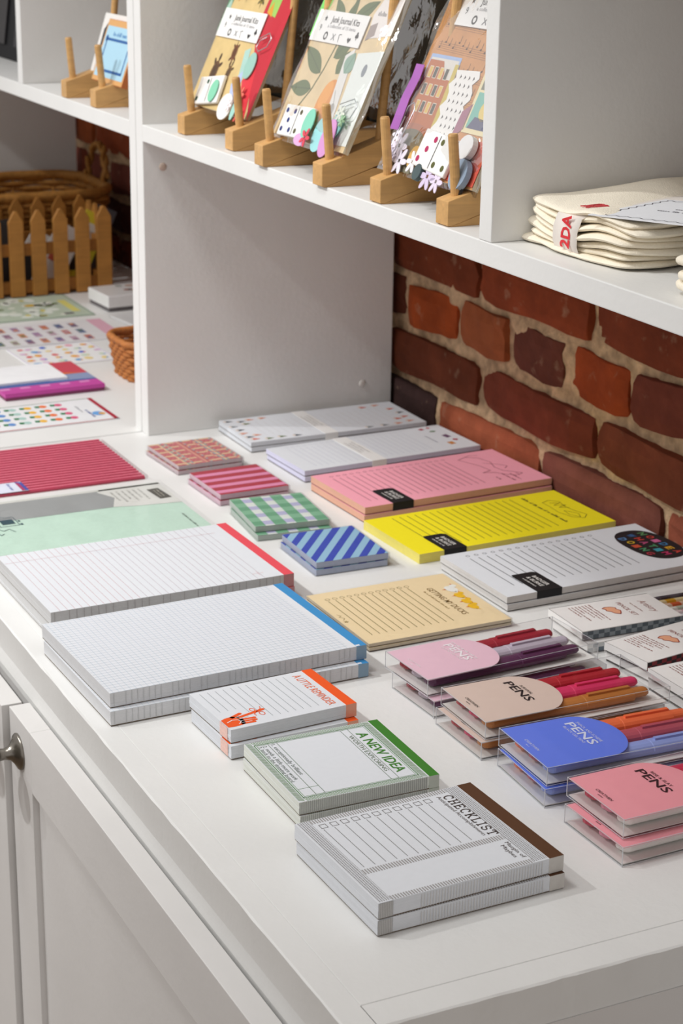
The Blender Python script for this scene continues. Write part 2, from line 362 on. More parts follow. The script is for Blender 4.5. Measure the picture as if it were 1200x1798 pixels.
def shaker(parent, x0, x1, y0, z0, z1, knob_x, sw=.058, rh=.055, th=.018, rotz=0):
    d = thing('door', None, None); d.parent = parent
    M = GREYP; b = MB()
    o = bpy.data.objects
    bx('stile', d, x0, x0 + sw, y0, y0 + th, z0, z1, M, .0006); bx('stile', d, x1 - sw, x1, y0, y0 + th, z0, z1, M, .0006)
    bx('rail', d, x0 + sw, x1 - sw, y0, y0 + th, z1 - rh, z1, M, .0006); bx('rail', d, x0 + sw, x1 - sw, y0, y0 + th, z0, z0 + rh, M, .0006)
    bx('panel', d, x0 + sw - .004, x1 - sw + .004, y0 + .0055, y0 + .012, z0 + rh - .004, z1 - rh + .004, M)
    # brushed nickel mushroom knob
    steel = mat('8f8a82', .28, .5, .03, 300, metal=1.0, kind='brushed_nickel')
    pr = [(.0, .0158), (.0012, .0158), (.0024, .0148), (.0045, .0105), (.008, .0062), (.013, .0048), (.018, .0054), (.0215, .0095), (.0235, .0150), (.0265, .0168), (.0295, .0158), (.0318, .0115), (.033, .005), (.0332, .0003)]
    b = MB(); zk = z1 - .031; R = []
    for dy, r in pr: R.append([(knob_x + r * math.cos(a * math.pi / 14), y0 - dy, zk + r * math.sin(a * math.pi / 14)) for a in range(28)])
    b.rings(R, steel); k_ = b.build('knob', d, smooth=True); k_['label'] = 'brushed nickel mushroom knob'
    return d
shaker(cab, .5350, L - .028, -.0132, .08, Z - .055, .5600)
shaker(cab, .004, .5315, -.0188, .08, Z - .055, .506)
cabl = thing('base_cabinet', 'white painted base cabinet under the sticker sheets, farther left', 'cabinet', (0, 0, -.9))
bx('carcass', cabl, -1.75, D0 - .0012, .0, DB, .05, Z - .0305, GREYP); bx('plinth', cabl, -1.75, D0 - .03, .05, DB - .1, 0, .05, GREYP)
# hutch units
S0 = .3118; H = .3517; TH = .0182; HT = .62
hu = thing('shelf_unit', 'white open shelf unit standing on the worktop above the notepads', 'shelf unit')
def board(name, parent, x0, x1, y0, y1, z0, z1, seed=1):
    b = bx(name, parent, x0, x1, y0, y1, z0, z1, WHITE, .0009); return b
board('side_panel', hu, D0 + .0006, 0, S0, DB, 0, .82)
board('shelf', hu, 0, 1.30, S0, DB, H - TH, H)
board('partition', hu, .75 - .0183, .75, S0, DB, H, HT)
board('shelf', hu, 0, 1.30, S0, DB, HT, HT + TH)
board('side_panel', hu, 1.30, 1.32, S0, DB, -.9, .82)
hl = thing('shelf_unit', 'white open shelf unit on the left, joined beside the notepad shelving', 'shelf unit')
board('side_panel', hl, -.0417, D0 - .0012, S0, DB, 0, .82)
board('shelf', hl, -1.18, -.0417, S0, DB, H - TH, H)
board('partition', hl, -.4594, -.4400, S0, DB, H, HT)
board('shelf', hl, -1.18, -.0417, S0, DB, HT, HT + TH)
board('side_panel', hl, -1.2, -1.18, S0, DB, 0, .82)
# screw-hole plugs on the panel
for (y, z_) in ((.335, .305), (.585, .034)):
    b = MB(); b.rings([[(r0 + .0001, y + q * math.cos(a * math.pi / 8), z_ + q * math.sin(a * math.pi / 8)) for a in range(16)] for r0, q in ((0, .0045), (.0008, .004), (.0011, .002))], mat('c9b6a8' if z_ > .2 else 'dedad4', .5)); b.build('screw_plug', hu, smooth=True)


# ---------------------------------------------------------------- paper pads
def corner_to_centre(S, a, w_, l_):
    v = Vector((math.cos(a), math.sin(a))); u = Vector((-math.sin(a), math.cos(a)))
    return Vector(S) - v * (w_ / 2) + u * (l_ / 2)
def pad(name, label, cat, group, S, a, w_, l_, z, h, paper='dde0e5', edge=None, strip=None, strip_side=None, draw=None, side=None, board='6b5a45', sheets=4, seed=0):
    """one glued notepad: S = page bottom-right corner, page top points to the wall"""
    a = math.radians(a); c = corner_to_centre(S, a, w_, l_); r = random.Random(seed or sum(map(ord, label)) % 999)
    t = thing(name, label, cat, (c.x, c.y, z), a, group)
    PT = mat(paper, .75, .2, .015, 200, kind='paper'); PE = mat(edge or paper, .8, .1, .03, 200, kind='paper_edge')
    zb = .0009 if board else .0
    if board: bx('backing_board', t, -w_ / 2 + .0002, w_ / 2 - .0002, -l_ / 2 + .0002, l_ / 2, .0002, zb, mat(board, .8, .1, .08))
    b = MB()
    for k in range(sheets):
        o1, o2 = (r.uniform(-.0002, .0002), r.uniform(-.0002, .0002)) if k < sheets - 1 else (0, 0)
        b.box(-w_ / 2 + o1, w_ / 2 + o1, -l_ / 2 + o2, l_ / 2, zb + (h - zb) * k / sheets, zb + (h - zb) * (k + 1) / sheets, PE, PT)
    b.build('page_block', t)
    W, Lm = w_ * 1000, l_ * 1000
    if strip:
        col, sw = strip; b = MB(); SM = mat(col, .6, .3, .02, 200, kind='binding'); SS = mat(strip_side or col, .7, .2, .05, 200, kind='binding_side')
        b.box(-w_ / 2 - .0003, w_ / 2 + .0003, l_ / 2 - sw * .001, l_ / 2 + .0003, .0006, h + .00015, SS, SM); b.build('top_binding', t)
    F = Flat(W, Lm, h)
    if draw: draw(F, W, Lm)
    F.build(t)
    if side:
        b = MB(); side(b, w_, l_, zb, h)
        b.build('edge_print', t)
    return t
def stack2(n, name, label, cat, group, S, a, w_, l_, h, off=(0.001, 0.001), da=.6, **kw):
    """two pads lying on each other: lower and upper, each its own thing"""
    kw2 = dict(kw); kw2['draw'] = kw2.get('draw')
    lo = pad(name, label[0], cat, group, (S[0] + off[0], S[1] + off[1]), a + da, w_, l_, .0002, h / 2 - .0003, **kw2)
    up = pad(name, label[1], cat, group, S, a, w_, l_, h / 2 - .0001, h / 2, **kw)
    return lo, up
INK = '4d4d50'
# -- checklist pads
def d_check(F, W, Lm):
    pc = 'a9a6a4'
    def dots(x0, y0, x1, y1, step=1.55, r=.52):
        y = y0
        while y < y1:
            x = x0
            while x < x1: F.rect(x, y, min(x + r * 1.7, x1), min(y + r * 1.5, y1), '7d7876'); x += step
            y += step
    def hatch(x0, y0, x1, y1, step=1.9, t=.95):
        y = y0
        while y < y1: F.rect(x0, y, x1, min(y + t, y1), '9b9795'); y += step
    dots(.6, 1.5, W - 1, 9.6); dots(.6, 113.5, W - .8, 123.2)
    hatch(.4, 10, 5.5, 113); hatch(W - 5.2, 10, W - .4, 113); hatch(72.5, 10, 78.5, 113)
    for k in range(11):
        y = 13 + k * 7.9
        F.frame(8.2, y, 13.6, y + 5.0, .45, '6f6a68'); F.line(15, y + .6, 70, y + .6, .42, '6f6a68')
    F.slab('CHECKLIST', 9.0, 106.6, 6.4, '4b403c', 62, 1.0)
    F.text('Anticipated Accomplishments', 8.5, 102.4, 2.9, '6a625e', 60)
    F.text('Margin of', 82.5, 109.5, 3.0, '554a46', 22); F.text('Maybes', 85, 104.8, 3.0, '554a46', 17)
def s_check(b, w_, l_, z0, h):
    M = mat('c4c3c2', .8, .1, .05, 400, kind='ink'); x = w_ / 2 + .00035
    b.poly([(x, -l_ / 2 + .0, z0), (x, -l_ / 2 + .010, z0), (x, -l_ / 2 + .010, h - .0003), (x, -l_ / 2, h - .0003)], M)
    r = random.Random(4); y = -l_ / 2 + .03
    while y < l_ / 2 - .015:
        b.poly([(x, y, z0), (x, y + .0006, z0), (x, y + .0006, h * .9), (x, y, h * .9)], mat('d0cfce', .8, .1, kind='ink')); y += .0021
    y = -l_ / 2
    while y < -l_ / 2 + .010:
        b.poly([(x + .0001, y, z0), (x + .0001, y + .0004, z0), (x + .0001, y + .0004, h), (x + .0001, y, h)], mat('a09e9c', .8, .1, kind='ink')); y += .0012
G = 'square notepads at the near corner'
stack2(0, 'notepad', ['lower checklist notepad of the pair, mostly hidden under its twin', 'white CHECKLIST notepad with brown top binding, uppermost at the near corner'], 'notepad', G, (1.0712, .0609), 2.0, .113, .1345, .0228, (.0005, -.0005), -.9, strip=('5a3a24', 10.6), strip_side='c9c5c0', draw=d_check, side=s_check)
# -- a new idea pads
def d_idea(F, W, Lm):
    g = '5d8a4c'; n = 0
    def hatch(x0, y0, x1, y1, hor):
        t = .75; st = 1.55; sl = 1.6
        if hor:
            x = x0
            while x < x1 - sl: F.poly([(x, y0), (x + t, y0), (x + t + sl, y1), (x + sl, y1)], '7c9a70'); x += st
        else:
            y = y0
            while y < y1 - sl: F.poly([(x0, y), (x1, y + sl), (x1, y + sl + t), (x0, y + t)], '7c9a70'); y += st
    hatch(.4, .6, W - .4, 4.6, True); hatch(.4, 93.6, W - .4, 97.8, True); hatch(.4, 5, 4.6, 93.4, False); hatch(W - 4.6, 5, W - .4, 93.4, False)
    F.frame(5.0, 5.2, W - 5.0, 93.2, .7, '4f8040'); F.frame(6.6, 6.8, W - 6.6, 91.6, .35, g)
    for y in (72.8, 78.6, 22.4, 15.6): F.line(6.6, y, W - 6.6, y, .45, '6f7f6a')
    F.text('A NEW IDEA', 15.5, 81.2, 8.0, '3f7f2a', 68, bold=.016, shear=.04)
    F.text('WORTH EXPLORING', 17.5, 74.2, 3.4, '6a7a62', 61)
    F.text('1. exceptionally brilliant', 8.5, 17.3, 3.3, '77807a', 52); F.text('2. needs a little more work', 8.5, 10.6, 3.3, '77807a', 58); F.text('3. back to the drawing board', 8.5, 7.4, 2.6, '77807a', 60)
    F.line(80, 6.8, 80, 22.4, .35, g)
def s_idea(b, w_, l_, z0, h):
    x = w_ / 2 + .0004; y = -l_ / 2; M = mat('a9aaa6', .8, .1, kind='ink')
    while y < l_ / 2 - .009:
        b.poly([(x, y, z0), (x, y + .0007, z0), (x, y + .0007, h - .0002), (x, y, h - .0002)], M); y += .00155
stack2(0, 'notepad', ['lower new idea notepad of the pair, under its twin beside the checklist', 'square white A NEW IDEA notepad with green hatched border and green binding'], 'notepad', G, (.927, .0746), -.9, .0981, .1061, .0200, (.001, .0005), .8, strip=('3f7f2a', 7.4), strip_side='c3c8bd', draw=d_idea, side=s_idea, edge='dfe2da')
# -- a little reminder pads
def d_rem(F, W, Lm):
    for k in range(12):
        y = 6.5 + k * 6.45; F.line(4.5, y, 63.5 if k > 4 else 44 - (3 if k < 3 else -6), y, .38, '8f9496')
    F.text('A LITTLE REMINDER', 6.0, 84.5, 6.8, 'ef6a30', 60.5, shear=.05)
    o = 'ee5a1e'
    F.poly([(54.5, .4), (67.5, .4), (68.3, 6), (67.6, 12), (66.5, 15), (60, 16.5), (54.2, 15), (51.5, 10), (52.5, 4)], o)
    for (x0, y0, x1, y1, t) in ((65.5, 12, 66.5, 22, 2.9), (62.5, 13, 63.6, 24.5, 2.9), (59.2, 13, 60.2, 25, 2.8), (55.5, 13, 50.0, 37, 3.0), (53.5, 9, 49.5, 18, 3.2)): F.line(x0, y0, x1, y1, t, o, 0); F.disc(x1, y1, t / 2, t / 2, o, 1)
    for (x0, y0, x1, y1) in ((64.3, 13, 65.0, 21), (61, 13, 61.9, 22), (58, 14, 56.5, 22), (54.5, 12, 57, 16)): F.line(x0, y0, x1, y1, .55, 'e9eaec', 2)
    F.path([(60, 3), (57.5, 8), (58.5, 12), (61.5, 13.5)], .8, 'e9eaec', 2); F.path([(61.5, 13.5), (64, 12), (65.5, 10)], .7, 'e9eaec', 2)
    F.ring(47.5, 29.5, 3.2, .7, o, 1, ry=2.2); F.ring(56, 33.5, 3.3, .7, o, 1, ry=2.3); F.path([(51.5, 31.5), (48, 36), (44.5, 37)], .7, o, 1); F.path([(51.5, 31.5), (55, 27.5), (58, 28)], .7, o, 1); F.disc(51.5, 31.5, 1.5, 1.2, o, 1)
def s_rem(b, w_, l_, z0, h):
    M = mat('edc8bd', .8, .1, .1, 500, kind='ink'); y = -l_ / 2 - .00035
    b.poly([(w_ / 2 - .018, y, z0), (w_ / 2 - .005, y, z0), (w_ / 2 - .005, y, h), (w_ / 2 - .018, y, h)], M)
    M = mat('d9a58f', .8, .1, .1, 500, kind='ink')
stack2(0, 'notepad', ['lower reminder notepad of the pair, shifted out under its twin', 'small white A LITTLE REMINDER notepad with orange binding and orange hand'], 'notepad', G, (.8073, .0751), 3.1, .0721, .1045, .0222, (.004, -.0015), -1.2, strip=('ee5a1e', 8.6), strip_side='e9a88e', draw=d_rem, side=s_rem)
# -- ruled and gridded writing pads
def d_grid(F, W, Lm):
    for k in range(43): y = 3 + k * 4.75; F.line(.3, y, W - .3, y, .28, 'bccbd8') if y < 206 else None
    for k in range(33): x = 2.5 + k * 4.75; F.line(x, .3, x, 205, .26, 'cad5dd') if x < W else None
    F.rect(W - 3, 211, W - .5, 214.5, 'e9eaec', 3)
def s_lines(step, tone):
    def f(b, w_, l_, z0, h):
        x = w_ / 2 + .0004; y = -l_ / 2 + .003; r = random.Random(9)
        while y < l_ / 2 - .012:
            b.poly([(x, y, z0), (x, y + .00055, z0), (x, y + .00055, h - .0002), (x, y, h - .0002)], mat(tone, .8, .1, kind='ink')); y += step * r.choice([1, 1, 1, 2])
    return f
G2 = 'large writing pads along the front edge'
stack2(0, 'writing_pad', ['lower gridded writing pad of the pair, slid out toward the reminder pad', 'gridded white writing pad with bright blue top binding'], 'notepad', G2, (.7151, .0150), 1.7, .1547, .2197, .0246, (.006, -.002), -.5, strip=('3f8fc9', 8.8), strip_side='8fa9bd', draw=d_grid, side=s_lines(.0048, 'c9cacb'), edge='dcdddf')
def d_rule(F, W, Lm):
    for k in range(31):
        y = 8.5 + k * 6.5
        if y < 203: F.line(.3, y, W - .3, y, .36, 'c39a9e' if k < 12 else 'b4a4ac')
    F.line(22, .5, 22, 204, .4, 'e2b9bd', 1); F.line(W - 18, 196, W - 8, 196, .3, 'e0a0a0'); F.line(W - 13, 190, W - 13, 201, .3, 'e0a0a0')
stack2(0, 'writing_pad', ['lower ruled writing pad of the pair, hidden under its red-bound twin', 'ruled white writing pad with red top binding beside the mint stationery'], 'notepad', G2, (.5387, .0250), .9, .1509, .2246, .0246, (.000, .0003), -.2, strip=('e5505c', 9.5), strip_side='c08a8e', draw=d_rule, side=s_lines(.0065, 'b9b6b6'), edge='d2d2d2')
# -- list pads along the wall
def tie_label(t, W, Lm, x0, y0, y1, w_, h, low):
    """black paper wrap with the maker's name, folded over the pad's edge"""
    K = mat('1d1c1e', .6, .3, .05, 120, kind='black_card'); b = MB(); l_ = Lm * .001
    P = lambda x, y: ((x - W / 2) * .001, (y - Lm / 2) * .001)
    xa, ya = P(x0, y0); xb, yb = P(W, y1); e = .0006
    # top flap with clipped corners, then down the side
    pts = [(xa + .003, ya), (xb + e, ya), (xb + e, yb), (xa + .003, yb), (xa, yb - .004), (xa, ya + .001)]
    b.prism(pts, h + .00015, h + .0006, K)
    b.box(xb + .0001, xb + e, ya, yb, low, h + .0004, K); b.build('wrap_label', t)
    F = Flat(W, Lm, h + .0007); f = 'e6e3de'
    xm = x0 + (W - x0) * .52
    F.text('BADGER', xm, y0 + (y1 - y0) * .60, 4.0, f, 25, align='C', bold=.01); F.text('& BURKE', xm, y0 + (y1 - y0) * .36, 4.0, f, 25, align='C', bold=.01); F.greek(xm, y0 + (y1 - y0) * .18, 1.9, f, 22, 'C')
    F.build(t, 'label_lettering')
def d_list(ink, n, x0, x1, ya, yb, circles=True, tick=1.5):
    def f(F, W, Lm):
        for k in range(n):
            y = ya + (yb - ya) * k / (n - 1); F.line(x0, y, x1, y, .8, ink)
            if circles: F.ring(x0 - 7, y + 1.6, 2.1, .5, ink, 0, 10)
    return f
def with_(*fs): return lambda F, W, Lm: [f(F, W, Lm) for f in fs]
def confetti(items):
    def f(F, W, Lm):
        for (x, y, rx, ry, c, rot) in items:
            F.poly([(x + rx * math.cos(rot + q) * (1 if k % 2 else .6), y + ry * math.sin(rot + q) * (1 if k % 2 else .7)) for k, q in enumerate([i * math.pi / 4 for i in range(8)])], c, 1)
    return f
G3 = 'tall list pads lined up along the brick wall'
def d_gnome(F, W, Lm):
    d_list('d3d3d6', 19, 20, W - 20, 28, 190, False)(F, W, Lm)
    r = random.Random(2); cs = ['4a4f58', 'd85a3c', '7c8288', 'd0523a', 'd98a6a', '6d7a50', '3f444d']
    for (x, y) in [(8, 8), (14, 22), (30, 6), (24, 24), (46, 8), (60, 6), (75, 7), (84, 10), (88, 26), (86, 42), (70, 18), (9, 34), (9, 50), (88, 60), (90, 150), (89, 170), (12, 178), (10, 196), (30, 206), (48, 210), (66, 207), (84, 205), (88, 188), (70, 196)]:
        c = r.choice(cs); F.poly([(x - 4, y - 3), (x + 4, y - 4), (x + r.uniform(-1, 2), y + 6)], c, 1); F.disc(x, y - 4, 3, 2, 'e2d6cc', 2, 8)
def wrap_band(t, W, Lm, y0, y1, h, low):
    b = MB(); M = mat('ecebe9', .6, .3, .02, 100, kind='paper_band'); yy0 = (y0 - Lm / 2) * .001; yy1 = (y1 - Lm / 2) * .001; w2 = W * .0005
    b.box(-w2 - .0004, w2 + .0006, yy0, yy1, h + .0001, h + .0005, M); b.box(w2 + .0002, w2 + .0006, yy0, yy1, low, h + .0003, M); b.box(-w2 - .0006, -w2 - .0002, yy0, yy1, low, h + .0003, M); b.build('paper_band', t)
    F = Flat(W, Lm, h + .0006)
    for k in range(3): F.greek(W * .45, y1 - 5.5 - k * 4.4, 1.9, 'b9b6b4', W * (.45 - .08 * (k % 2)), 'C')
    F.build(t, 'band_lettering')
lo, up = stack2(0, 'list_pad', ['lower list pad of the pair with small figures, against the white panel', 'white list pad printed with small red and grey figures, nearest the white panel'], 'notepad', G3, (.1073, .3935), -.6, .0961, .2202, .0119, (.001, 0), .5, draw=d_gnome, board='4a3a34')
wrap_band(up, 96.1, 220.2, 91, 107, .0119 / 2, -.005)
def d_lav(F, W, Lm):
    d_list('c9cbd6', 21, 14, 82, 20, 165, True)(F, W, Lm)
    confetti([(10, 192, 4, 4, 'b5304a', .3), (22, 200, 3, 5, '5a7a4a', .9), (44, 205, 8, 5, '6b4a6a', .2), (60, 207, 4, 4, 'b5304a', 1.0), (70, 196, 7, 5, 'd08a4a', .1), (8, 202, 3, 3, 'c23a52', .6)])(F, W, Lm)
    F.greek(34, 182, 2.2, 'a9a6b4', 30)
lo, up = stack2(0, 'list_pad', ['lower lavender-edged list pad of the pair, under its twin beside the pink pads', 'white list pad with lavender edge and small fruit stickers printed at its top'], 'notepad', G3, (.2303, .4020), 2.5, .0920, .2201, .0129, (.001, 0), -.6, draw=d_lav, edge='d9d8ee', board='4a3a44')
wrap_band(up, 92, 220.1, 82, 100, .0129 / 2, -.006)
def d_pink(F, W, Lm):
    k_ = '9a5a66'; d_list(k_, 18, 19, 100, 16, 152, True)(F, W, Lm)
    F.path([(20, 168), (14, 180), (22, 192), (40, 196), (58, 190), (72, 192), (80, 200), (88, 206), (92, 198), (86, 188), (74, 180), (70, 168), (66, 180), (48, 178), (30, 172), (20, 168)], .7, k_, 1); F.path([(40, 186), (52, 200), (60, 205), (66, 198)], .6, k_, 1); F.path([(84, 200), (90, 200)], .9, k_, 1)
    F.path([(14, 180), (10, 188), (14, 196)], .6, k_, 1); F.greek(84, 192, 2.4, k_, 22); F.greek(80, 184, 2.4, k_, 26); F.greek(88, 172, 2.2, k_, 10)
lo, up = stack2(0, 'list_pad', ['lower pink list pad of the pair, under its twin', 'pink list pad with ruled lines, animal doodle and black wrap label'], 'notepad', G3, (.3737, .4016), 2.4, .1165, .2239, .0160, (.001, -.001), -.4, paper='f6a8b8', edge='e6b49c', draw=d_pink, board='6a3a34')
tie_label(up, 116.5, 223.9, 73, 32, 56, .1165, .008, -.0075)
def d_yel(F, W, Lm):
    k_ = '6a6428'; d_list(k_, 17, 7, 97, 28, 165, False)(F, W, Lm)
    F.path([(30, 190), (26, 200), (34, 208), (50, 204), (66, 206), (80, 210), (88, 202), (80, 192), (62, 188), (44, 190), (30, 190)], .6, k_, 1)
    F.path([(34, 196), (38, 206), (42, 196), (46, 208), (50, 197), (54, 207)], .6, k_, 1); F.path([(60, 196), (74, 204), (84, 200), (72, 194), (60, 196)], .55, k_, 1)
    F.greek(9, 177.5, 3.6, k_, 86)
u_ = pad('list_pad', 'bright yellow list pad with ruled lines, dog doodle and black wrap label', 'notepad', G3, (.5013, .3948), 1.9, .1095, .2242, .0002, .0095, paper='f6e624', edge='efe27c', draw=d_yel, board=None)
tie_label(u_, 109.5, 224.2, 68, 27, 51.5, .1095, .0095, .001)
def d_bw(F, W, Lm):
    k_ = '55555a'; d_list(k_, 16, 18.5, 95, 21, 157, True)(F, W, Lm)
    K = mat('2b2426', .7, .2, .08, 60, kind='ink')
    pts = []
    for q in range(34):
        t = 2 * math.pi * q / 34; pts.append((56 + 41 * math.copysign(abs(math.cos(t)) ** .8, math.cos(t)), 196.5 + 25 * math.copysign(abs(math.sin(t)) ** .85, math.sin(t))))
    F.poly(pts, K, 1)
    rows = [('NOIDEA', 209, ['5b8f5a', 'c9423a', 'd06a9a', '3f7fb0', 'd8a32c', 'c9423a']), ('WHATIM', 196, ['3f6fa8', 'c9423a', 'b8507c', '4f9a6a', '3f9fb0', 'c23a6a']), ('DOING', 183, ['5a86b8', 'd8b32c', 'c9563a', '4f9a6a', 'b33a4a'])]
    for s_, y, cc in rows:
        for k, ch in enumerate(s_): F.text(ch, 25 + k * 11 + (5 if len(s_) < 6 else 0), y - 5 + (k % 2) * 1.4, 7.4, cc[k], 7.5, bold=.035, ly=3)
lo, up = stack2(0, 'list_pad', ['lower white list pad of the pair, under the one with the black blob', 'white list pad with colourful words on a black blob and black wrap label'], 'notepad', G3, (.6393, .4080), 1.2, .1172, .2200, .0137, (.001, 0), -.4, draw=d_bw, board='4c4742', edge='d6d3d0')
tie_label(up, 117.2, 220, 73, 31, 57, .1172, .00685, -.0062)
# -- duck pads
def d_duck(F, W, Lm):
    k_ = '9a8a5c'; d_list(k_, 12, 20.5, 105, 11.5, 90, False)(F, W, Lm)
    for k in range(12): F.ring(16.5, 12.5 + k * 7.15, 2.4, .5, k_, 0, 10)
    F.text('GETTING MY DUCKS', 28, 104.5, 6.0, '8d7040', 68, bold=.006); F.greek(34, 98.8, 2.2, 'b39a68', 46)
    for (x, y, s_, c) in ((38, 125, 1.25, 'f0efe9'), (55, 124, 1, 'f2c22e'), (70, 123, 1, 'f2c22e'), (83, 122, 1, 'f2c22e')):
        F.disc(x, y, 6.2 * s_, 4.2 * s_, c, 1, rot=.2); F.disc(x - 5 * s_, y + 4 * s_, 2.8 * s_, 2.6 * s_, c, 2); F.poly([(x - 7.4 * s_, y + 4.8 * s_), (x - 10 * s_, y + 4 * s_), (x - 7.4 * s_, y + 3.2 * s_)], 'e0742a', 2)
        F.poly([(x - 2, y - 4 * s_), (x + .5, y - 4 * s_), (x - 1, y - 7 * s_)], 'e0742a', 1); F.poly([(x + 5 * s_, y + 1), (x + 9 * s_, y + 4 * s_), (x + 6 * s_, y - 1)], c, 1)
    F.path([(52, 4), (56, 6.5), (58, 3.5), (62, 6.8), (66, 4)], .6, 'a5905e'); F.star(70, 4.5, 2.6, 'a5905e')
lo, up = stack2(0, 'notepad', ['lower duck notepad of the pair, under its twin', 'cream notepad with ducks in a row, tucked beside the blue-bound pad'], 'notepad', 'duck notepads', (.6709, .2565), .3, .1215, .1376, .0072, (.001, 0), .4, paper='efdab2', edge='d9cbb4', draw=d_duck, board='6a5a48', sheets=2)
b = MB(); b.box(-.0618, .0618, -.0695, .0695, -.0034, .0042, CELLO); b.build('cellophane_sleeve', up)

# -- small sticky-note packs in clear wrap
def sticky(label, S, a, w_, l_, h, design, edge, z, group='wrapped sticky note packs'):
    a = math.radians(a); c = corner_to_centre(S, a, w_, l_); t = thing('sticky_note_pack', label, 'sticky notes', (c.x, c.y, z), a, group)
    b = MB(); b.box(-w_ / 2, w_ / 2, -l_ / 2, l_ / 2, .0004, h - .0004, mat(edge, .8, .1, .05, 300, kind='paper_edge'), mat(edge, .7, .2, kind='paper')); b.build('page_block', t)
    F = Flat(w_ * 1000, l_ * 1000, h - .0004); design(F, w_ * 1000, l_ * 1000); F.build(t)
    b = MB(); e = .0010; b.box(-w_ / 2 - e, w_ / 2 + e, -l_ / 2 - e * 1.6, l_ / 2 + e * 1.6, 0, h + .0002, CELLO); b.build('cellophane_wrap', t, .0006)
    if a > 5: pass
    b = MB(); b.poly([(w_ / 2 + e, l_ / 2 - .01, .0003), (w_ / 2 + .008, l_ / 2 + .003, .0003), (w_ / 2 + .005, l_ / 2 + .008, .0004), (w_ / 2 - .02, l_ / 2 + .002, .0003)], CELLO); b.build('wrap_fold', t)
    return t
def d_tweed(F, W, Lm):
    cs = ['c87478', '9aa2a0', 'dcc09a', '94a2a8', 'bc6468', 'd8a08a']
    for i in range(22):
        for j in range(30):
            F.rect(i * W / 22, j * Lm / 30, (i + 1) * W / 22, (j + 1) * Lm / 30, cs[(i * 2 + j * 5 + (j // 3) * (i % 3)) % 6] if (j // 4) % 2 else cs[(j + i) % 2 * 4 if i % 4 else 2])
def d_pstripe(F, W, Lm):
    F.rect(0, 0, W, Lm, 'b53a4a')
    n = 4
    for k in range(n): x = W * (.13 + .235 * k); F.rect(x, 0, x + W * .105, Lm, 'e492b6', 1)
def d_ging(F, W, Lm):
    F.rect(0, 0, W, Lm, 'dde2dd'); n = 4
    for k in range(4): x = W * (.06 + .26 * k); F.rect(x, 0, x + W * .12, Lm, 'b9b8d6', 1)
    for k in range(4): y = Lm * (-.02 + .285 * k); F.rect(0, max(0, y), W, min(Lm, y + Lm * .16), '86b898', 2)
    for k in range(4):
        for j in range(4): x = W * (.06 + .26 * k); y = Lm * (-.02 + .285 * j); F.rect(x, max(0, y), x + W * .12, min(Lm, y + Lm * .16), '6fa684', 3)
def d_bstripe(F, W, Lm):
    F.rect(0, 0, W, Lm, '9cc4dc'); st = 22.6; t = 11.3
    for k in range(-5, 12):
        c0 = k * st       # stripes across the page corner, clipped to the page
        poly = [(-200, 0), (200, 0), (200, 1), (-200, 1)]
        pts = [(0, 0), (W, 0), (W, Lm), (0, Lm)]
        g = lambda p: p[0] * .6 + p[1] * .8
        def clip(P, f):
            R = []
            for a_, b_ in zip(P, P[1:] + P[:1]):
                fa, fb = f(a_), f(b_)
                if fa >= 0: R.append(a_)
                if (fa >= 0) != (fb >= 0): q = fa / (fa - fb); R.append((a_[0] + (b_[0] - a_[0]) * q, a_[1] + (b_[1] - a_[1]) * q))
            return R
        R = clip(pts, lambda p: g(p) - c0 * .62)
        R = clip(R, lambda p: c0 * .62 + t * .62 - g(p)) if R else R
        if len(R) > 2: F.poly(R, '3f52b8', 1)
for (S, a, w_, l_, h, dz, e, lab) in (((.1518, .2900), 2.3, .0859, .0758, .0100, d_tweed, 'cdbcc0', 'multicolour tweed-pattern'), ((.2662, .2910), .9, .0821, .0769, .0118, d_pstripe, 'd8bcc8', 'red and pink striped'), ((.3737, .2831), -6.2, .0885, .0761, .0125, d_ging, 'b9c4bc', 'green and lilac gingham'), ((.4901, .2935), -2.0, .0835, .0730, .0130, d_bstripe, 'b4bcd0', 'blue diagonal-striped')):
    off = (.0015, .0005) if 'gingham' not in lab else (.008, .004)
    sticky('lower pack of the two %s sticky notes' % lab, (S[0] + off[0], S[1] - .001), a + .8, w_, l_, h / 2 - .0002, dz, e, .0002)
    sticky('%s sticky note pack, upper of its two' % lab, S, a, w_, l_, h / 2, dz, e, h / 2 + .0001)

# -- red corrugated-look card pack and mint stationery pack, flat in sleeves
t = thing('card_pack', 'red ridged card pack in clear sleeve with blue corner label', 'card pack', (.074, .160, .0003), math.radians(0))
b = MB(); R = []
n = 18
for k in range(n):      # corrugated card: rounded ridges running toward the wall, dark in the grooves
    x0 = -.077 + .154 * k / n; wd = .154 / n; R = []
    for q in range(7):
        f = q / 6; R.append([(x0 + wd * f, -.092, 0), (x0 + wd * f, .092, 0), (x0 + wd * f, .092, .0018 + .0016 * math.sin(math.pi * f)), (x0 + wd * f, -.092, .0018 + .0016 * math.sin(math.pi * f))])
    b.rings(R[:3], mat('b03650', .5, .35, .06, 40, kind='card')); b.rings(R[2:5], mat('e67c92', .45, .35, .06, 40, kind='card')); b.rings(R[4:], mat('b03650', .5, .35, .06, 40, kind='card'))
b.build('card_stack', t)
b = MB(); b.box(.045, .0765, -.092, -.035, .0035, .0038, mat('dfe2f0', .6)); b.build('label_card', t)
F = Flat(154, 184, .0038); F.poly([(122, 50), (125, 57), (153, 57), (153, 52)], '4a55a8', 1); F.poly([(125, 50), (128, 53.5), (153, 53.5), (153, 50)], 'b0406a', 2); F.greek(126, 40, 4, '8f98c8', 22); F.build(t, 'label_print')
b = MB(); b.box(-.0795, .0795, -.094, .0945, -.0001, .0044, CELLO); b.build('clear_sleeve', t)
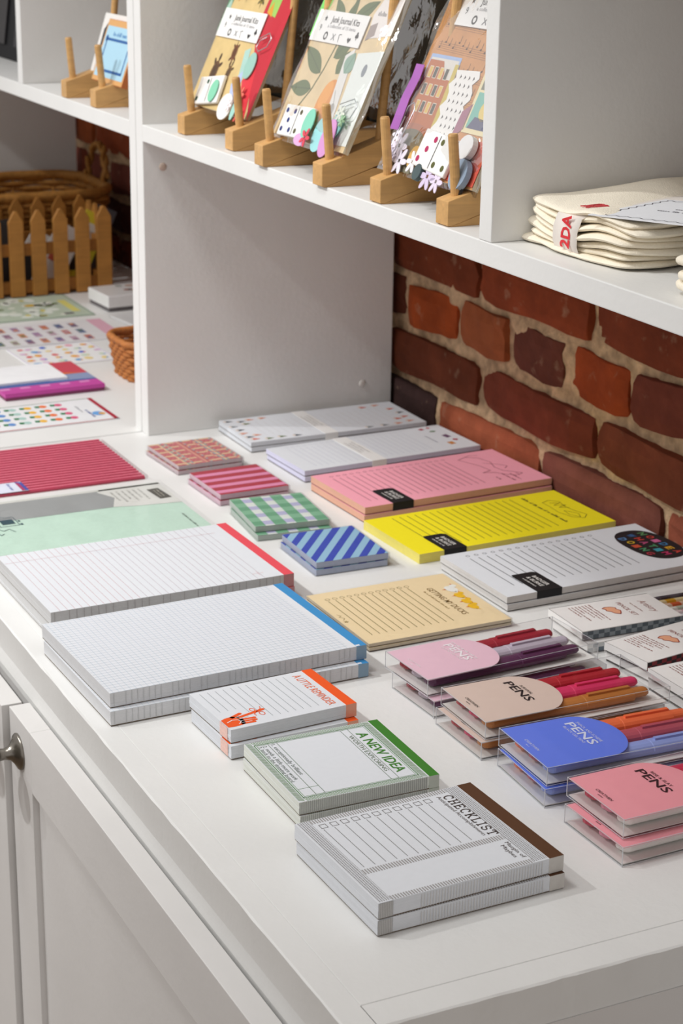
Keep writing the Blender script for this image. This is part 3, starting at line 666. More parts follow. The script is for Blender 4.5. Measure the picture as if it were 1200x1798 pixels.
t = thing('stationery_pack', 'mint green stationery pack with grey sheet and white ribbon label, in clear sleeve', 'stationery', (.248, .150, .0002))
MW, ML = 156, 216; x_ = lambda v: (v - MW / 2) * .001; y_ = lambda v: (v - ML / 2) * .001
b = MB(); b.box(x_(1), x_(156), y_(0), y_(216), 0, .0016, mat('c3dccd', .75, .2, .04, 260, kind='mint_paper')); b.build('mint_sheet', t)
F = Flat(MW, ML, .0017)
F.poly([(4, 0), (62, 0), (62, 146), (36, 158), (8, 146)], '9d9f9f', 0)
F.poly([(4, 150), (12, 146), (34, 157), (62, 146), (68, 170), (74, 216), (4, 216)], 'd9d9d4', 1)
F.rect(2, 0, 8, 216, 'd2d2cc', 1)
F.poly([(22, 196), (56, 199), (55, 212), (21, 209)], '54524c', 2); F.greek(26, 205, 2.4, 'b9b5a8', 24, ly=3); F.greek(27, 201.5, 2.0, 'b9b5a8', 22, ly=3)
for k in range(6): F.greek(16, 188 - k * 6.0, 2.4, 'a8a8a2', 36 - 6 * (k % 2), ly=3)
F.greek(108, 201.5, 2.4, '86968c', 44)
d = '33505a'; F.rect(58, 28, 72, 41, d, 2); F.frame(54, 24, 78, 44, .8, d, 2); F.path([(48, 30), (52, 38), (50, 44)], .8, d, 2); F.path([(80, 18), (90, 24), (86, 30), (96, 34)], .8, d, 2); F.path([(92, 10), (98, 13), (94, 17), (102, 18), (98, 22)], .8, d, 2)
F.disc(76, 46, 2.4, 1.6, d, 2); F.disc(66, 46, 2.0, 1.4, d, 2); F.path([(46, 12), (54, 18), (50, 24)], .8, d, 2)
F.build(t)
b = MB(); rr = random.Random(5); n1, n2 = 20, 26
for i in range(n1 + 1):
    for j in range(n2 + 1): b.v.append((x_(-3 + 161 * i / n1), y_(-2 + 222 * j / n2), .0024 + .0016 * vnoise(i * .45, j * .45 + 7)))
k = b.mi(CELLO)
for i in range(n1):
    for j in range(n2): a = i * (n2 + 1) + j; b.f.append((a, a + 1, a + n2 + 2, a + n2 + 1)); b.m.append(k)
b.build('clear_sleeve', t, smooth=True)

# ---------------------------------------------------------------- boxed pen sets
def capsule_card(w_, y0, yc, n=22):
    r = w_ / 2; pts = [(-r, y0), (r, y0), (r, yc)]
    for k in range(1, n): a = math.pi * k / n; pts.append((r * math.cos(a), yc + r * .80 * math.sin(a)))
    pts.append((-r, yc)); return pts
def pen(parent, x, y0, y1, z, r, col, clip=True, flip=False):
    M = mat(col, .38, .45, .02, 80, kind='pen_plastic'); b = MB(); R = []
    pr = [(0, .25), (.012, .55), (.03, .92), (.04, 1), (.60, 1), (.605, 1.05), (.90, 1.05), (.905, .72), (.985, .70), (1, .55)]
    for t_, q in pr: R.append([(x + r * q * 1.5 * math.cos(a * math.pi / 8), y0 + (y1 - y0) * t_, z + r * q * math.sin(a * math.pi / 8)) for a in range(16)])
    b.rings(R, M)
    b.box(x - .0016, x + .0016, y0 + (y1 - y0) * .63, y0 + (y1 - y0) * .89, z + r * .9, z + r * 1.32, M)
    return b.build('pen', parent, smooth=False)
RIM = mat('cfd2d6', .15, .6, 0, kind='plastic_rim')
def pen_words(pn, st, x, y, z, col):
    V, F_, a0, a1 = text_shape(st, .01, 0); me = bpy.data.meshes.new('pen_lettering'); sx = .0030 / .7; rr_ = .0010
    me.from_pydata([(x - vy * sx + .0028, y + (vx - a0) * sx * 1.02, z - .0004) for vx, vy in V], [], F_); me.materials.append(mat(col, .6, .3, kind='ink'))
    return link(bpy.data.objects.new('pen_lettering', me), pn)
def pen_set(label, S, a, w_, z, h, card, cols, text, ink, words=True, l_=.161, back='e8e6e2'):
    a = math.radians(a); c = corner_to_centre(S, a, w_, l_); t = thing('pen_set', label, 'pen set', (c.x, c.y, z), a, 'boxed pen sets on the right of the worktop')
    e = .0004; y0, y1 = -l_ / 2, l_ / 2; r = min(.0051, h * .36)
    b = MB(); CW = mat(back, .7, .2, .02, 100, kind='card')
    b.box(-w_ / 2 + .0012, w_ / 2 - .0012, y0 + .001, y1 - .0015, .0008, .0014, CW); b.build('insert_card', t)
    n = len(cols)
    for k, cc in enumerate(cols):
        x = -w_ / 2 + w_ * (k + .75) / (n + .5); pn = pen(t, x, y0 + .006, y1 - .012 + .003 * (k % 2), .0018 + r, r, cc)
        if words and words is not True and words[k]: pen_words(pn, words[k][0], x - .0052, y0 + words[k][2], .0018 + r * 1.86, words[k][1])
    b = MB(); CM = mat(card, .6, .3, .02, 120, kind='card'); yc = y0 + .080 - (w_ / 2) * .80
    b.prism(capsule_card(w_ - .0014, y0 + .0006, yc), h - .0014, h - .0008, CM)
    cardo = b.build('front_card', t)
    W, Lm = w_ * 1000, l_ * 1000; F = Flat(W, Lm, h - .0007)
    if text[0] == '~': F.greek(W * .42, 56.3, 2.2, ink, W * .6, 'C')
    elif text[0]: F.text(text[0], W * .42, 56.3, 2.5, ink, min(W * .62, 2.2 * len(text[0])), align='C')
    F.text('PENS', W * .42, 47.6, 7.2, ink, W * .54, align='C', bold=.014)
    if text[1]: F.text(text[1], W * .42, 44, 2.2, ink, min(W * .6, 2.1 * len(text[1])), align='C')
    F.text('CREATIVIEN', W * .47, 7.4, 2.3, ink, W * .28, align='C'); F.greek(W * .47, 4.8, 1.0, ink, W * .08, 'C')
    F.build(cardo, 'card_lettering')
    # clear box: five thin walls plus base
    b = MB(); b.box(-w_ / 2, w_ / 2, y0, y1, 0, h, CLEAR); b.build('clear_box', t)
    for (xx, yy) in ((-w_ / 2, y0), (w_ / 2, y0), (w_ / 2, y1), (-w_ / 2, y1)):
        b = MB(); b.box(xx - .0002, xx + .0002, yy - .0002, yy + .0002, 0, h, RIM); b.build('box_edge', t)
    b = MB(); q = .0002
    for z_ in (.0002, h - .0003):
        b.box(-w_ / 2, w_ / 2, y0 - q, y0 + q, z_, z_ + q, RIM); b.box(w_ / 2 - q, w_ / 2 + q, y0, y1, z_, z_ + q, RIM); b.box(-w_ / 2 - q, -w_ / 2 + q, y0, y1, z_, z_ + q, RIM); b.box(-w_ / 2, w_ / 2, y1 - q, y1 + q, z_, z_ + q, RIM)
    b.build('box_rim', t)
    return t
PS = [((.8000, .2415), (.8090, .2425), 3.2, .0640, 'eac4d2', ['a82c3c', 'c9becc', '5c3054'], ('~', 'BLACK GEL PENS'), 'f4eef0', 'dusty pink card pen set with burgundy, lilac and plum pens'),
      ((.8846, .2435), (.8870, .2392), -.6, .0680, 'dcc6ba', ['b82c38', 'e03a6c', 'c07a3c'], ('SURVIVAL', ''), '2b2426', 'beige card pen set with red, magenta and caramel pens'),
      ((.9670, .2450), (.9700, .2420), -2.2, .0700, '6a84ea', ['f6784a', 'c05a68', '9aaae6'], ('SNACK AND SCHEME', 'BLACK GEL PENS'), 'dfe3f4', 'blue card pen set with orange, rose and periwinkle pens'),
      ((1.0527, .2505), (1.0619, .2445), .3, .0680, 'f4a4ae', ['d83c5c', 'f09ab2', 'f2f0ec'], ('RISE & SLAY', ''), '3a2228', 'coral pink card pen set nearest the worktop end')]
for k, (S, S2, a, w_, card, cols, tx, ink, lab) in enumerate(PS):
    pen_set('lower box of the two with ' + lab.replace(' pen set', ''), S2, a + (.8 if k % 2 else -.8), w_, .0002, .0144, card, cols, tx, ink)
    pen_set(lab + ', upper of its two', S, a, w_, .0147, .0144, card, cols, tx, ink, words=(('ONE MORE CHAPTER', 'e8c8cc', .095), ('THE SPICY PARTS ONLY', '5a5260', .086), None) if k == 0 else True)
# ---------------------------------------------------------------- pencil sets in sleeves
def pencil_set(label, S, a, w_, z, h, pat, pencils, l_=.182, sl=.0985):
    a = math.radians(a); c = corner_to_centre(S, a, w_, l_); t = thing('pencil_set', label, 'pencil set', (c.x, c.y, z), a, 'sleeved pencil sets')
    y0, y1 = -l_ / 2, l_ / 2; n = len(pencils); r = (w_ - .004) / n / 2; rz = min(r, (h - .0030) / 2)
    for k, (c1, c2) in enumerate(pencils):
        x = -w_ / 2 + .002 + r * (2 * k + 1); R = []; b = MB(); m1 = mat(c1, .45, .4, kind='pencil'); m2 = mat(c2, .45, .4, kind='pencil')
        seg = 18
        for q in range(seg):      # gingham pencil: bands of two colours
            ya = y0 + .004 + (l_ - .012) * q / seg; yb = ya + (l_ - .012) / seg
            R = [[(x + r * .94 * math.cos(g * math.pi / 3), yy, .0010 + rz + rz * .94 * math.sin(g * math.pi / 3)) for g in range(6)] for yy in (ya, yb)]
            b.rings(R, m1 if q % 2 else m2, cap=True)
        b.build('pencil', t)
    b = MB(); b.box(-w_ / 2, w_ / 2, y0, y1, 0, h - .0006, CLEAR); b.build('clear_case', t)
    WS = mat('eceae8', .45, .4, .02, 100, kind='sleeve_card'); b = MB(); q = .0006
    b.box(-w_ / 2 - q, w_ / 2 + q, y0 - .0004, y0 + sl, h - .0006, h, WS); b.box(-w_ / 2 - q, -w_ / 2, y0, y0 + sl, 0, h, WS); b.box(-w_ / 2 - q, w_ / 2 + q, y0 - q, y0, h * .25, h, WS)
    s_ = b.build('paper_sleeve', t)
    F = Flat(w_ * 1000, l_ * 1000, h)
    br = '8f4a44'; W = w_ * 1000
    F.text('PENCIL SET', 9, 60, 4.4, '9a5a54', W * .58, shear=.15); F.text('Artistry', 12, 80, 6.5, 'a87a74', W * .5, shear=.3); F.greek(14, 71, 1.6, 'b08a84', W * .4)
    for j in range(7): F.greek(5, 35 - j * 3.3, 1.5, '9a625c', W * (.66, .58, .62, .5, .3, .62, .4)[j])
    pts = [(15, 46), (17, 42), (20, 44), (23, 43), (26, 46), (30, 47), (33, 51), (30, 53), (26, 55), (22, 53), (19, 54), (16, 51)]
    F.poly(pts, 'e3a684', 1); F.path(pts + pts[:1], .9, 'a0443c', 2)
    F.build(s_, 'sleeve_lettering')
    b = MB(); x = w_ / 2 + .0001      # patterned band along the case side
    for j in range(34):
        for i in range(2):
            ya = y0 + l_ * j / 34; b.poly([(x, ya, h * (.08 + .42 * i)), (x, ya + l_ / 34, h * (.08 + .42 * i)), (x, ya + l_ / 34, h * (.5 + .42 * i)), (x, ya, h * (.5 + .42 * i))], mat(pat[(i + j) % 2], .5, .3, kind='ink'))
    b.build('patterned_side', t)
    return t
PN1 = [('3c3a44', '55525c'), ('d8a428', 'e8d8a8'), ('d06038', 'e8c8b0'), ('b8c4b0', 'e8e6dc'), ('d8a8b4', 'efe0e0'), ('a0acc0', 'dfe3ea')]
pencil_set('lower pencil set of the pair with dark gingham side', (.7490, .4205), -2.0, .0560, .0002, .0089, ('6f7c86', 'cfd3d4'), PN1)
pencil_set('sleeved pencil set with dark gingham side beside the black-blob list pad', (.7429, .4187), -2.0, .0550, .0092, .0089, ('5a646c', '8a949a'), PN1)
PN2 = [('8a2c34', '2b2024')] * 6
pencil_set('lower pencil set of the pair with red and black side', (.8200, .4330), 7.0, .0520, .0002, .0088, ('7a2a30', '3a2226'), PN2)
pencil_set('sleeved pencil set with red and black side, middle of the three stacks', (.8190, .4310), 8.0, .0500, .0091, .0088, ('8a2c34', '2b2024'), PN2)
PN3 = [('9a8a5a', 'd8d0b8')] * 6
pencil_set('lower pencil set of the pair nearest the worktop end', (.8880, .4260), 1.0, .0560, .0002, .0095, ('8a8478', 'c9c4b8'), PN3)
pencil_set('sleeved pencil set cut by the picture edge, nearest the worktop end', (.8870, .4245), 1.0, .0550, .0098, .0095, ('8a8478', 'c9c4b8'), PN3)

# ---------------------------------------------------------------- bamboo display stands on the shelf
BAM = mat('d2a468', .45, .4, .12, 30, kind='wood'); BAMD = mat('a8712f', .5, .35, .12, 30, kind='wood', key='bamboo_dark')
def stand(label, xs, yf, group='bamboo display stands'):
    xc = (xs[0] + xs[1]) / 2; t = thing('display_stand', label, 'display stand', (xc, yf, H), 0, group)
    th = math.radians(17)
    for x in xs:
        x -= xc; hw = .0098
        # flat lower bar, wedge-cut where the upper bar rises from it
        b = MB(); T = Matrix.Translation((x, 0, 0)) @ Matrix(((0, 0, 1, 0), (1, 0, 0, 0), (0, 1, 0, 0), (0, 0, 0, 1)))
        b.prism([(.002, 0), (.175, 0), (.175, .0145), (.050, .0145)], -hw, hw, BAM, T=T); b.build('lower_bar', t, .0006)
        ua = .0215; ln = .155
        b = MB(); b.prism([(0, .0008), (.004, .0004), (ln * math.cos(th), .0008 + ln * math.sin(th)), (ln * math.cos(th) - ua * math.sin(th), ua * math.cos(th) + ln * math.sin(th)), (.012, .0205 + .003), (0, .0200)], -hw, hw, BAM, T=T)
        arm = b.build('upper_bar', t, .0006)
        f = .010; zb = .0215
        b = MB(); d = Vector((0, -math.sin(math.radians(5)), math.cos(math.radians(5)))); p0 = Vector((x, f + .0025, zb - .004)); R = [p0, p0 + d * .052, p0 + d * .0535]
        b.tube(R, [.0041, .0041, .0034], BAM, 14); b.build('front_peg', t, smooth=False)
        b = MB(); p0 = Vector((x, .060, .0330)); d = Vector((0, .10, .995)); b.tube([p0, p0 + d * .150], .0041, BAM, 14); b.build('rear_peg', t)
    b = MB(); b.box(xs[0] - xc, xs[1] - xc, .130, .142, .0005, .0140, BAM); b.build('cross_bar', t, .0006)
    return t
stand('bamboo display stand holding the turtle kit, beside the left white panel', (.0908, .2200), .3215)
stand('bamboo display stand holding the orange-branch kit, middle of three', (.3265, .4555), .3070)
stand('bamboo display stand holding the canal-house kit, beside the partition', (.5537, .6695), .3140)
# ---------------------------------------------------------------- craft kit bags
def kit(label, x0, y0, z0, lean, x_lo, x_hi, hh, paper, draw, extras=None, group='craft kit bags on the stands', title=True, tx=(-12, 79, 94, 109)):
    """local frame: x along the shelf, y up the bag, z out of its front face; page mm measured from x0"""
    t = thing('craft_kit', label, 'craft kit', (x0, y0, z0), 0, group); t.rotation_euler = (math.radians(90 - lean), 0, 0)
    a, c = x_lo * .001, x_hi * .001; h = hh * .001
    b = MB(); b.box(a + .008, c - .004, .004, h - .004, -.006, 0, mat('d9cbb0', .8, .1), mat(paper, .75, .2, .10, 60, kind='paper')); b.build('paper_bundle', t)
    F = Flat(0, 0, 0); draw(F); F.build(t)
    if title:
        q = tx; b = MB(); b.box(q[0] * .001, q[2] * .001, q[1] * .001, q[3] * .001, .0012, .0018, mat('edecea', .6, .3, .01, 100, kind='card')); b.build('title_card', t)
        G_ = Flat(0, 0, .0018); k_ = '2a2a2e'; W = q[2] - q[0]; X = q[0]; Y = q[1]
        G_.text('Junk Journal Kits', X + W * .30, Y + 19.2, 6.2, k_, W * .56, bold=.006); G_.text('a collection of 15 items', X + W * .27, Y + 14.0, 3.4, '8a8a8e', W * .56)
        G_.star(X + W * .18, Y + 22, 3.2, k_); G_.ring(X + W * .30, Y + 6, 4.0, 1.7, k_, 1, 16); G_.path([(X + W * .43, Y + 3), (X + W * .49, Y + 9)], 1.0, '6a6a6e', 1); G_.path([(X + W * .43, Y + 9), (X + W * .49, Y + 3)], 1.0, '6a6a6e', 1)
        G_.path([(X + W * .58, Y + 2), (X + W * .56, Y + 9), (X + W * .61, Y + 9.5)], .8, k_, 1); G_.text('9', X + W * .12, Y + 10, 6, k_); G_.poly([(X + W * .775, Y + 2.5), (X + W * .81, Y + 6), (X + W * .80, Y + 8), (X + W * .775, Y + 6.8), (X + W * .75, Y + 8), (X + W * .74, Y + 6)], k_, 1)
        for dx, dy in ((-1.6, 0), (1.6, 0), (0, 2.6)): G_.disc(X + W * .9 + dx, Y + 10 + dy, 1.7, 1.7, k_, 1, 10)
        G_.rect(X + W * .9 - .5, Y + 6.5, X + W * .9 + .5, Y + 10, k_, 1)
        G_.build(t, 'card_lettering')
    if extras: extras(t)
    # crinkled clear bag, front and back sheets welded round the edge
    b = MB(); n1, n2 = 18, 30; rr = random.Random(sum(map(ord, label)) % 97); off = rr.uniform(0, 40)
    for side in (1, -1):
        i0 = len(b.v)
        for i in range(n1 + 1):
            for j in range(n2 + 1):
                s_, v_ = i / n1, j / n2; e = min(1, 6 * min(s_, 1 - s_)) * min(1, 9 * min(v_ + .0, 1 - v_))
                z_ = side * e * (.0045 + .0045 * vnoise(i * .5 + off, j * .42 + off)) - .002 + .0012 * math.sin(v_ * 19 + s_ * 3 + off) * (1 - e)
                b.v.append((a - .002 + (c - a + .004) * s_ + .0012 * math.sin(v_ * 23 + off) * (s_ < .01 or s_ > .99), -.0005 + (h + .004) * v_, z_))
        k = b.mi(BAGCLEAR)
        for i in range(n1):
            for j in range(n2): q = i0 + i * (n2 + 1) + j; b.f.append((q, q + 1, q + n2 + 2, q + n2 + 1)); b.m.append(k)
    b.build('clear_bag', t, smooth=True)
    return t
def domino(t, x, y, ang, w_, l_, left, right, pip):
    d = thing('domino', None, None); d.parent = t; d.location = (x * .001, y * .001, .0012); d.rotation_euler = (0, 0, math.radians(ang)); d['label'] = 'white domino tile with coloured pips'
    b = MB(); b.box(-w_ / 2000, w_ / 2000, -l_ / 2000, l_ / 2000, 0, .004, mat('efeeea', .4, .4, .01)); b.build('tile', d, .0012)
    F = Flat(0, 0, .004); F.rect(-.5, -l_ / 2 + 2, .5, l_ / 2 - 2, '2a2a30', 1)
    g = {1: [(0, 0)], 2: [(-1, -1), (1, 1)], 3: [(-1, -1), (0, 0), (1, 1)], 4: [(-1, -1), (1, 1), (-1, 1), (1, -1)], 5: [(-1, -1), (1, 1), (-1, 1), (1, -1), (0, 0)], 6: [(-1, -1), (1, 1), (-1, 1), (1, -1), (-1, 0), (1, 0)]}
    for cx, n_, pc in ((-w_ / 4, left, pip[0]), (w_ / 4, right, pip[1])):
        for (px, py) in g.get(n_, []): F.disc(cx + px * w_ * .14, py * l_ * .3, l_ * .085, l_ * .085, pc, 1, 14)
    F.build(d, 'pips')
def charm(t, x, y, rx, ry, col, name='paper_disc', th=.0008, z=.0014, rot=0):
    b = MB(); pts = [(x * .001 + (rx * math.cos(a) * math.cos(rot) - ry * math.sin(a) * math.sin(rot)) * .001, y * .001 + (rx * math.cos(a) * math.sin(rot) + ry * math.sin(a) * math.cos(rot)) * .001) for a in [i * math.pi / 10 for i in range(20)]]
    b.prism(pts, z, z + th, mat(col, .5, .3, .03, 100)); b.build(name, t)
def blossom(t, x, y, r, col, z=.003, n=6):
    b = MB(); M = mat(col, .5, .3, .03)
    for k in range(n):
        a = 2 * math.pi * k / n; cx, cy = x + r * .58 * math.cos(a), y + r * .58 * math.sin(a)
        b.prism([((cx + (r * .46 * math.cos(q) * math.cos(a) - r * .22 * math.sin(q) * math.sin(a))) * .001, (cy + (r * .46 * math.cos(q) * math.sin(a) + r * .22 * math.sin(q) * math.cos(a))) * .001) for q in [i * math.pi / 5 for i in range(10)]], z, z + .0006, M)
    b.build('paper_flower', t)
def clip_wire(t, x, y, w_, l_, col, rot=0, z=.004):
    b = MB(); pts = []
    for (px, py) in ((0, 0), (0, l_), (w_ * .5, l_ + w_ * .4), (w_, l_), (w_, l_ * .15), (w_ * .55, -w_ * .2), (w_ * .2, l_ * .12), (w_ * .2, l_ * .8)):
        pts.append(((x + px * math.cos(rot) - py * math.sin(rot)) * .001, (y + px * math.sin(rot) + py * math.cos(rot)) * .001, z))
    b.tube(pts, .0005, mat(col, .3, .5, metal=.8), 6); b.build('paper_clip', t, smooth=True)
def turtle(F, x, y, s, c1, c2, rot=0, ly=1):
    R_ = lambda px, py: (x + (px * math.cos(rot) - py * math.sin(rot)) * s, y + (px * math.sin(rot) + py * math.cos(rot)) * s)
    for (px, py, rx, ry, q) in ((-5.5, 7, 4, 1.6, 2.4), (5.5, 7, 4, 1.6, .7), (-5, -7, 3.4, 1.5, -2.3), (5, -7, 3.4, 1.5, -.8)): F.disc(*R_(px, py), rx * s, ry * s, c2, ly, 10, rot + q)
    F.disc(*R_(0, 12), 1.8 * s, 3.6 * s, c2, ly, 10, rot); F.poly([R_(-.8, -9), R_(.8, -9), R_(0, -15)], c2, ly)
    F.disc(*R_(0, 0), 6.2 * s, 9.2 * s, c1, ly + 1, 16, rot); F.disc(*R_(0, 0), 3.6 * s, 6.2 * s, c2, ly + 2, 12, rot)
    for q in range(5): F.line(*R_(-5, -6 + q * 3), *R_(5, -6 + q * 3), .35 * s, c2, ly + 3)
def k_turtle(F):
    turtle(F, 25, 132, .95, '7a6238', '4c4028', .1); turtle(F, 64, 128, .95, '8a7a30', '3e3c22', 0); turtle(F, 48, 66, .95, '7a4a2c', '5a341e', 3.2); turtle(F, 16, 42, 1.35, '6a4a30', '4c3626', -.15); turtle(F, 52, 44, .9, '7a5a34', '53402a', -.25)
    F.poly([(78, 95), (140, 2), (140, 150), (82, 150)], 'c02838', 1); F.poly([(92, 40), (118, 2), (132, 2), (112, 60)], 'd8323e', 2); F.poly([(88, 112), (110, 108), (112, 136), (96, 142), (88, 130)], '9cc862', 3); F.poly([(88, 112), (102, 108), (96, 124)], 'd8a034', 4)
    F.poly([(-18, 84), (-8, 96), (-2, 140), (-16, 140)], '5a8a66', 1); F.disc(-10, 108, 5, 12, 'a9c8b8', 2); F.poly([(72, 70), (84, 74), (92, 40), (82, 36)], 'a8cdc4', 2); F.poly([(70, 34), (86, 50), (100, 18), (84, 8)], 'b4c2e6', 3)
def e_turtle(t):
    domino(t, 32, 22, 8, 56, 30, 2, 0, ('1f4a34', '1f4a34')); charm(t, 48, 22, 9, 12, '86cfae', z=.0060); charm(t, 101, 56, 11, 14, '9ac4b8'); charm(t, 84, 10, 16, 14, 'eceae4', z=.0030); charm(t, 112, 10, 5, 12, '9ed0c4', z=.0050)
    blossom(t, 108, 26, 9, 'e2725e'); blossom(t, 120, 5, 8, 'd85a50'); blossom(t, 98, 12, 7, 'f0e8ea', .006); clip_wire(t, 103, 84, 15, 20, 'c8d0d4', -1.2)
def leaf(F, x, y, l_, w_, rot, c1, c2, ly=1):
    pts = []
    for k in range(11): s_ = k / 10; pts.append((l_ * s_, w_ * math.sin(math.pi * s_ ** .8)))
    for k in range(9, 0, -1): s_ = k / 10; pts.append((l_ * s_, -w_ * math.sin(math.pi * s_ ** .8)))
    P = [(x + px * math.cos(rot) - py * math.sin(rot), y + px * math.sin(rot) + py * math.cos(rot)) for px, py in pts]
    F.poly(P, c1, ly); F.line(x, y, x + l_ * .95 * math.cos(rot), y + l_ * .95 * math.sin(rot), .8, c2, ly + 1)
def k_orange(F):
    F.poly([(-22, 100), (-10, 100), (4, 160), (-22, 160)], '7ccf6a', 1)
    for (x, y, l_, w_, r_) in ((30, 68, 52, 9, 2.7), (44, 84, 40, 10, .75), (24, 52, 42, 8, 3.2), (40, 100, 44, 9, 1.35), (36, 112, 40, 8, 2.4), (52, 120, 44, 8, .5), (26, 140, 36, 8, 2.0), (60, 70, 26, 9, 1.1)): leaf(F, x, y, l_, w_, r_, '55663a', '3c4a2a', 2)
    F.path([(10, 30), (26, 52), (34, 72), (40, 96), (44, 122), (46, 150)], 1.6, '5a6436', 4); F.disc(62, 44, 15, 22, 'd88a34', 3, 20, -.35); F.disc(58, 50, 9, 14, 'e39a44', 4, 16, -.35)
    F.poly([(66, 88), (80, 96), (94, 6), (78, 6)], 'dcdad6', 5); leaf(F, 76, 72, 22, 10, 1.2, '7fa08e', '5c7c6c', 6); F.path([(74, 56), (80, 44), (78, 34), (84, 26)], .7, '8a8684', 7); F.disc(80, 38, 5, 6, 'a5a29e', 6)
    F.poly([(88, 92), (134, 98), (134, 10), (96, 8)], 'dfe4e0', 6); F.disc(112, 78, 4, 6, '7c848c', 7)
    F.poly([(88, 128), (100, 150), (134, 158), (134, 112), (92, 106)], 'e6dfdb', 6); F.greek(96, 128, 4.4, '8a8484', 28, ly=7); F.poly([(90, 104), (104, 110), (102, 122), (90, 118)], '9a8c88', 7)
    F.poly([(112, 150), (134, 156), (134, 164), (112, 160)], '8cd86a', 7); F.path([(-2, 34), (4, 26), (8, 20)], 2.6, 'b9a24c', 2); F.poly([(-10, 22), (-5, 26), (-2, 18), (-7, 13)], '8a7c3a', 2)
def e_orange(t):
    domino(t, 30, 19, 2, 58, 30, 5, 4, ('2a3a78', '55523a')); charm(t, 60, 20, 10, 14, '84cdb4', z=.006); charm(t, 84, 14, 13, 17, '98d4d6', z=.003); charm(t, 104, 12, 12, 18, 'cf94c8', z=.0046); charm(t, 108, 26, 10, 12, '8ccac4', z=.003); charm(t, 54, 4, 12, 6, 'd8a8d4', z=.005)
    blossom(t, 68, 7, 9, 'd8485a', .008, 5); blossom(t, 108, 36, 8, 'dfe6d8', .004); blossom(t, 118, 30, 6, '9ac09a', .005); clip_wire(t, 100, 44, 18, 24, 'c4cacc', -1.25)
def k_canal(F):
    for k in range(4):
        for q in range(5): F.line(-8, 68 + k * 20 + q * 1.7, 118, 64 + k * 20 + q * 1.7, .3, '8a6244', 1)
        for q in range(16): x = -4 + q * 7.4; F.disc(x, 70 + k * 20 + (q * 5 % 7), 1.3, .9, '4f3422', 2, 8); F.line(x + 1, 70 + k * 20 + (q * 5 % 7), x + 1, 76 + k * 20 + (q * 5 % 7), .4, '4f3422', 2)
    F.poly([(-14, 38), (-10, 104), (40, 104), (44, 40)], '9cb4dc', 3)
    F.poly([(-12, 36), (-8, 101), (38, 101), (42, 38)], 'd8d4cc', 4)
    F.poly([(-12, 36), (-9, 99), (14, 99), (26, 84), (38, 84), (40, 38)], 'b5663a', 5)
    for r_ in range(3):
        for q in range(4): x = -4 + q * 9 + r_ * .6; y = 84 - r_ * 15; F.rect(x, y, x + 5, y + 9, '4a4a44' if (q + r_) % 2 else 'd8b45a', 6); F.frame(x - .6, y - .6, x + 5.6, y + 9.6, .6, 'e0d6c4', 7)
    F.poly([(34, 98), (40, 98), (44, 40), (36, 40)], 'c9b458', 6); F.disc(12, 34, 28, 10, 'a86448', 6, 20, 0, 0, math.pi); F.disc(12, 32, 20, 7, '6a6450', 7, 20, 0, 0, math.pi); F.poly([(-16, 2), (-16, 36), (44, 36), (46, 2)], '7c7864', 5)
    for q in range(7): F.line(-12 + q * 8, 6 + (q % 3) * 4, -4 + q * 8, 12 + (q % 2) * 8, 1.4, 'b0a060' if q % 2 else '3c4038', 8)
    F.poly([(-14, 26), (-2, 34), (2, 28), (-8, 18)], 'c9562e', 8)
    # pierced paper doily
    pts = [(40 + 4 * math.sin(k * 2.2), 30 + k * 6.4) for k in range(11)] + [(76 + 4 * math.sin(k * 2.2), 96 - k * 6) for k in range(10)]
    F.poly(pts, 'edebe8', 9)
    for r_ in range(8):
        for q in range(4): F.poly([(46 + q * 7 + r_ % 2 * 3, 38 + r_ * 7), (48.5 + q * 7 + r_ % 2 * 3, 40 + r_ * 7), (46.5 + q * 7 + r_ % 2 * 3, 42 + r_ * 7)], '4a4448', 10)
    F.rect(84, 46, 136, 116, 'e6d9ae', 10); F.rect(88, 82, 134, 112, '7a7c6e', 11); F.disc(110, 98, 8, 10, 'b89a80', 12); F.poly([(94, 82), (98, 90), (122, 90), (128, 82)], '34343c', 12); F.disc(110, 106, 8, 4, '4a3a30', 13, 14, 0, 0, math.pi); F.disc(110, 92, 5, 3, '4a3a30', 13)
    F.rect(88, 50, 134, 80, '78b8aa', 11); F.disc(108, 66, 9, 9, 'e2c878', 12); F.poly([(90, 50), (96, 60), (120, 58), (130, 50)], '5a5c78', 12)
    F.rect(90, 6, 134, 42, 'd05a48', 11); F.disc(110, 26, 8, 10, '3c3438', 12); F.poly([(72, 40), (86, 48), (86, 70), (74, 62)], 'a06a80', 10)
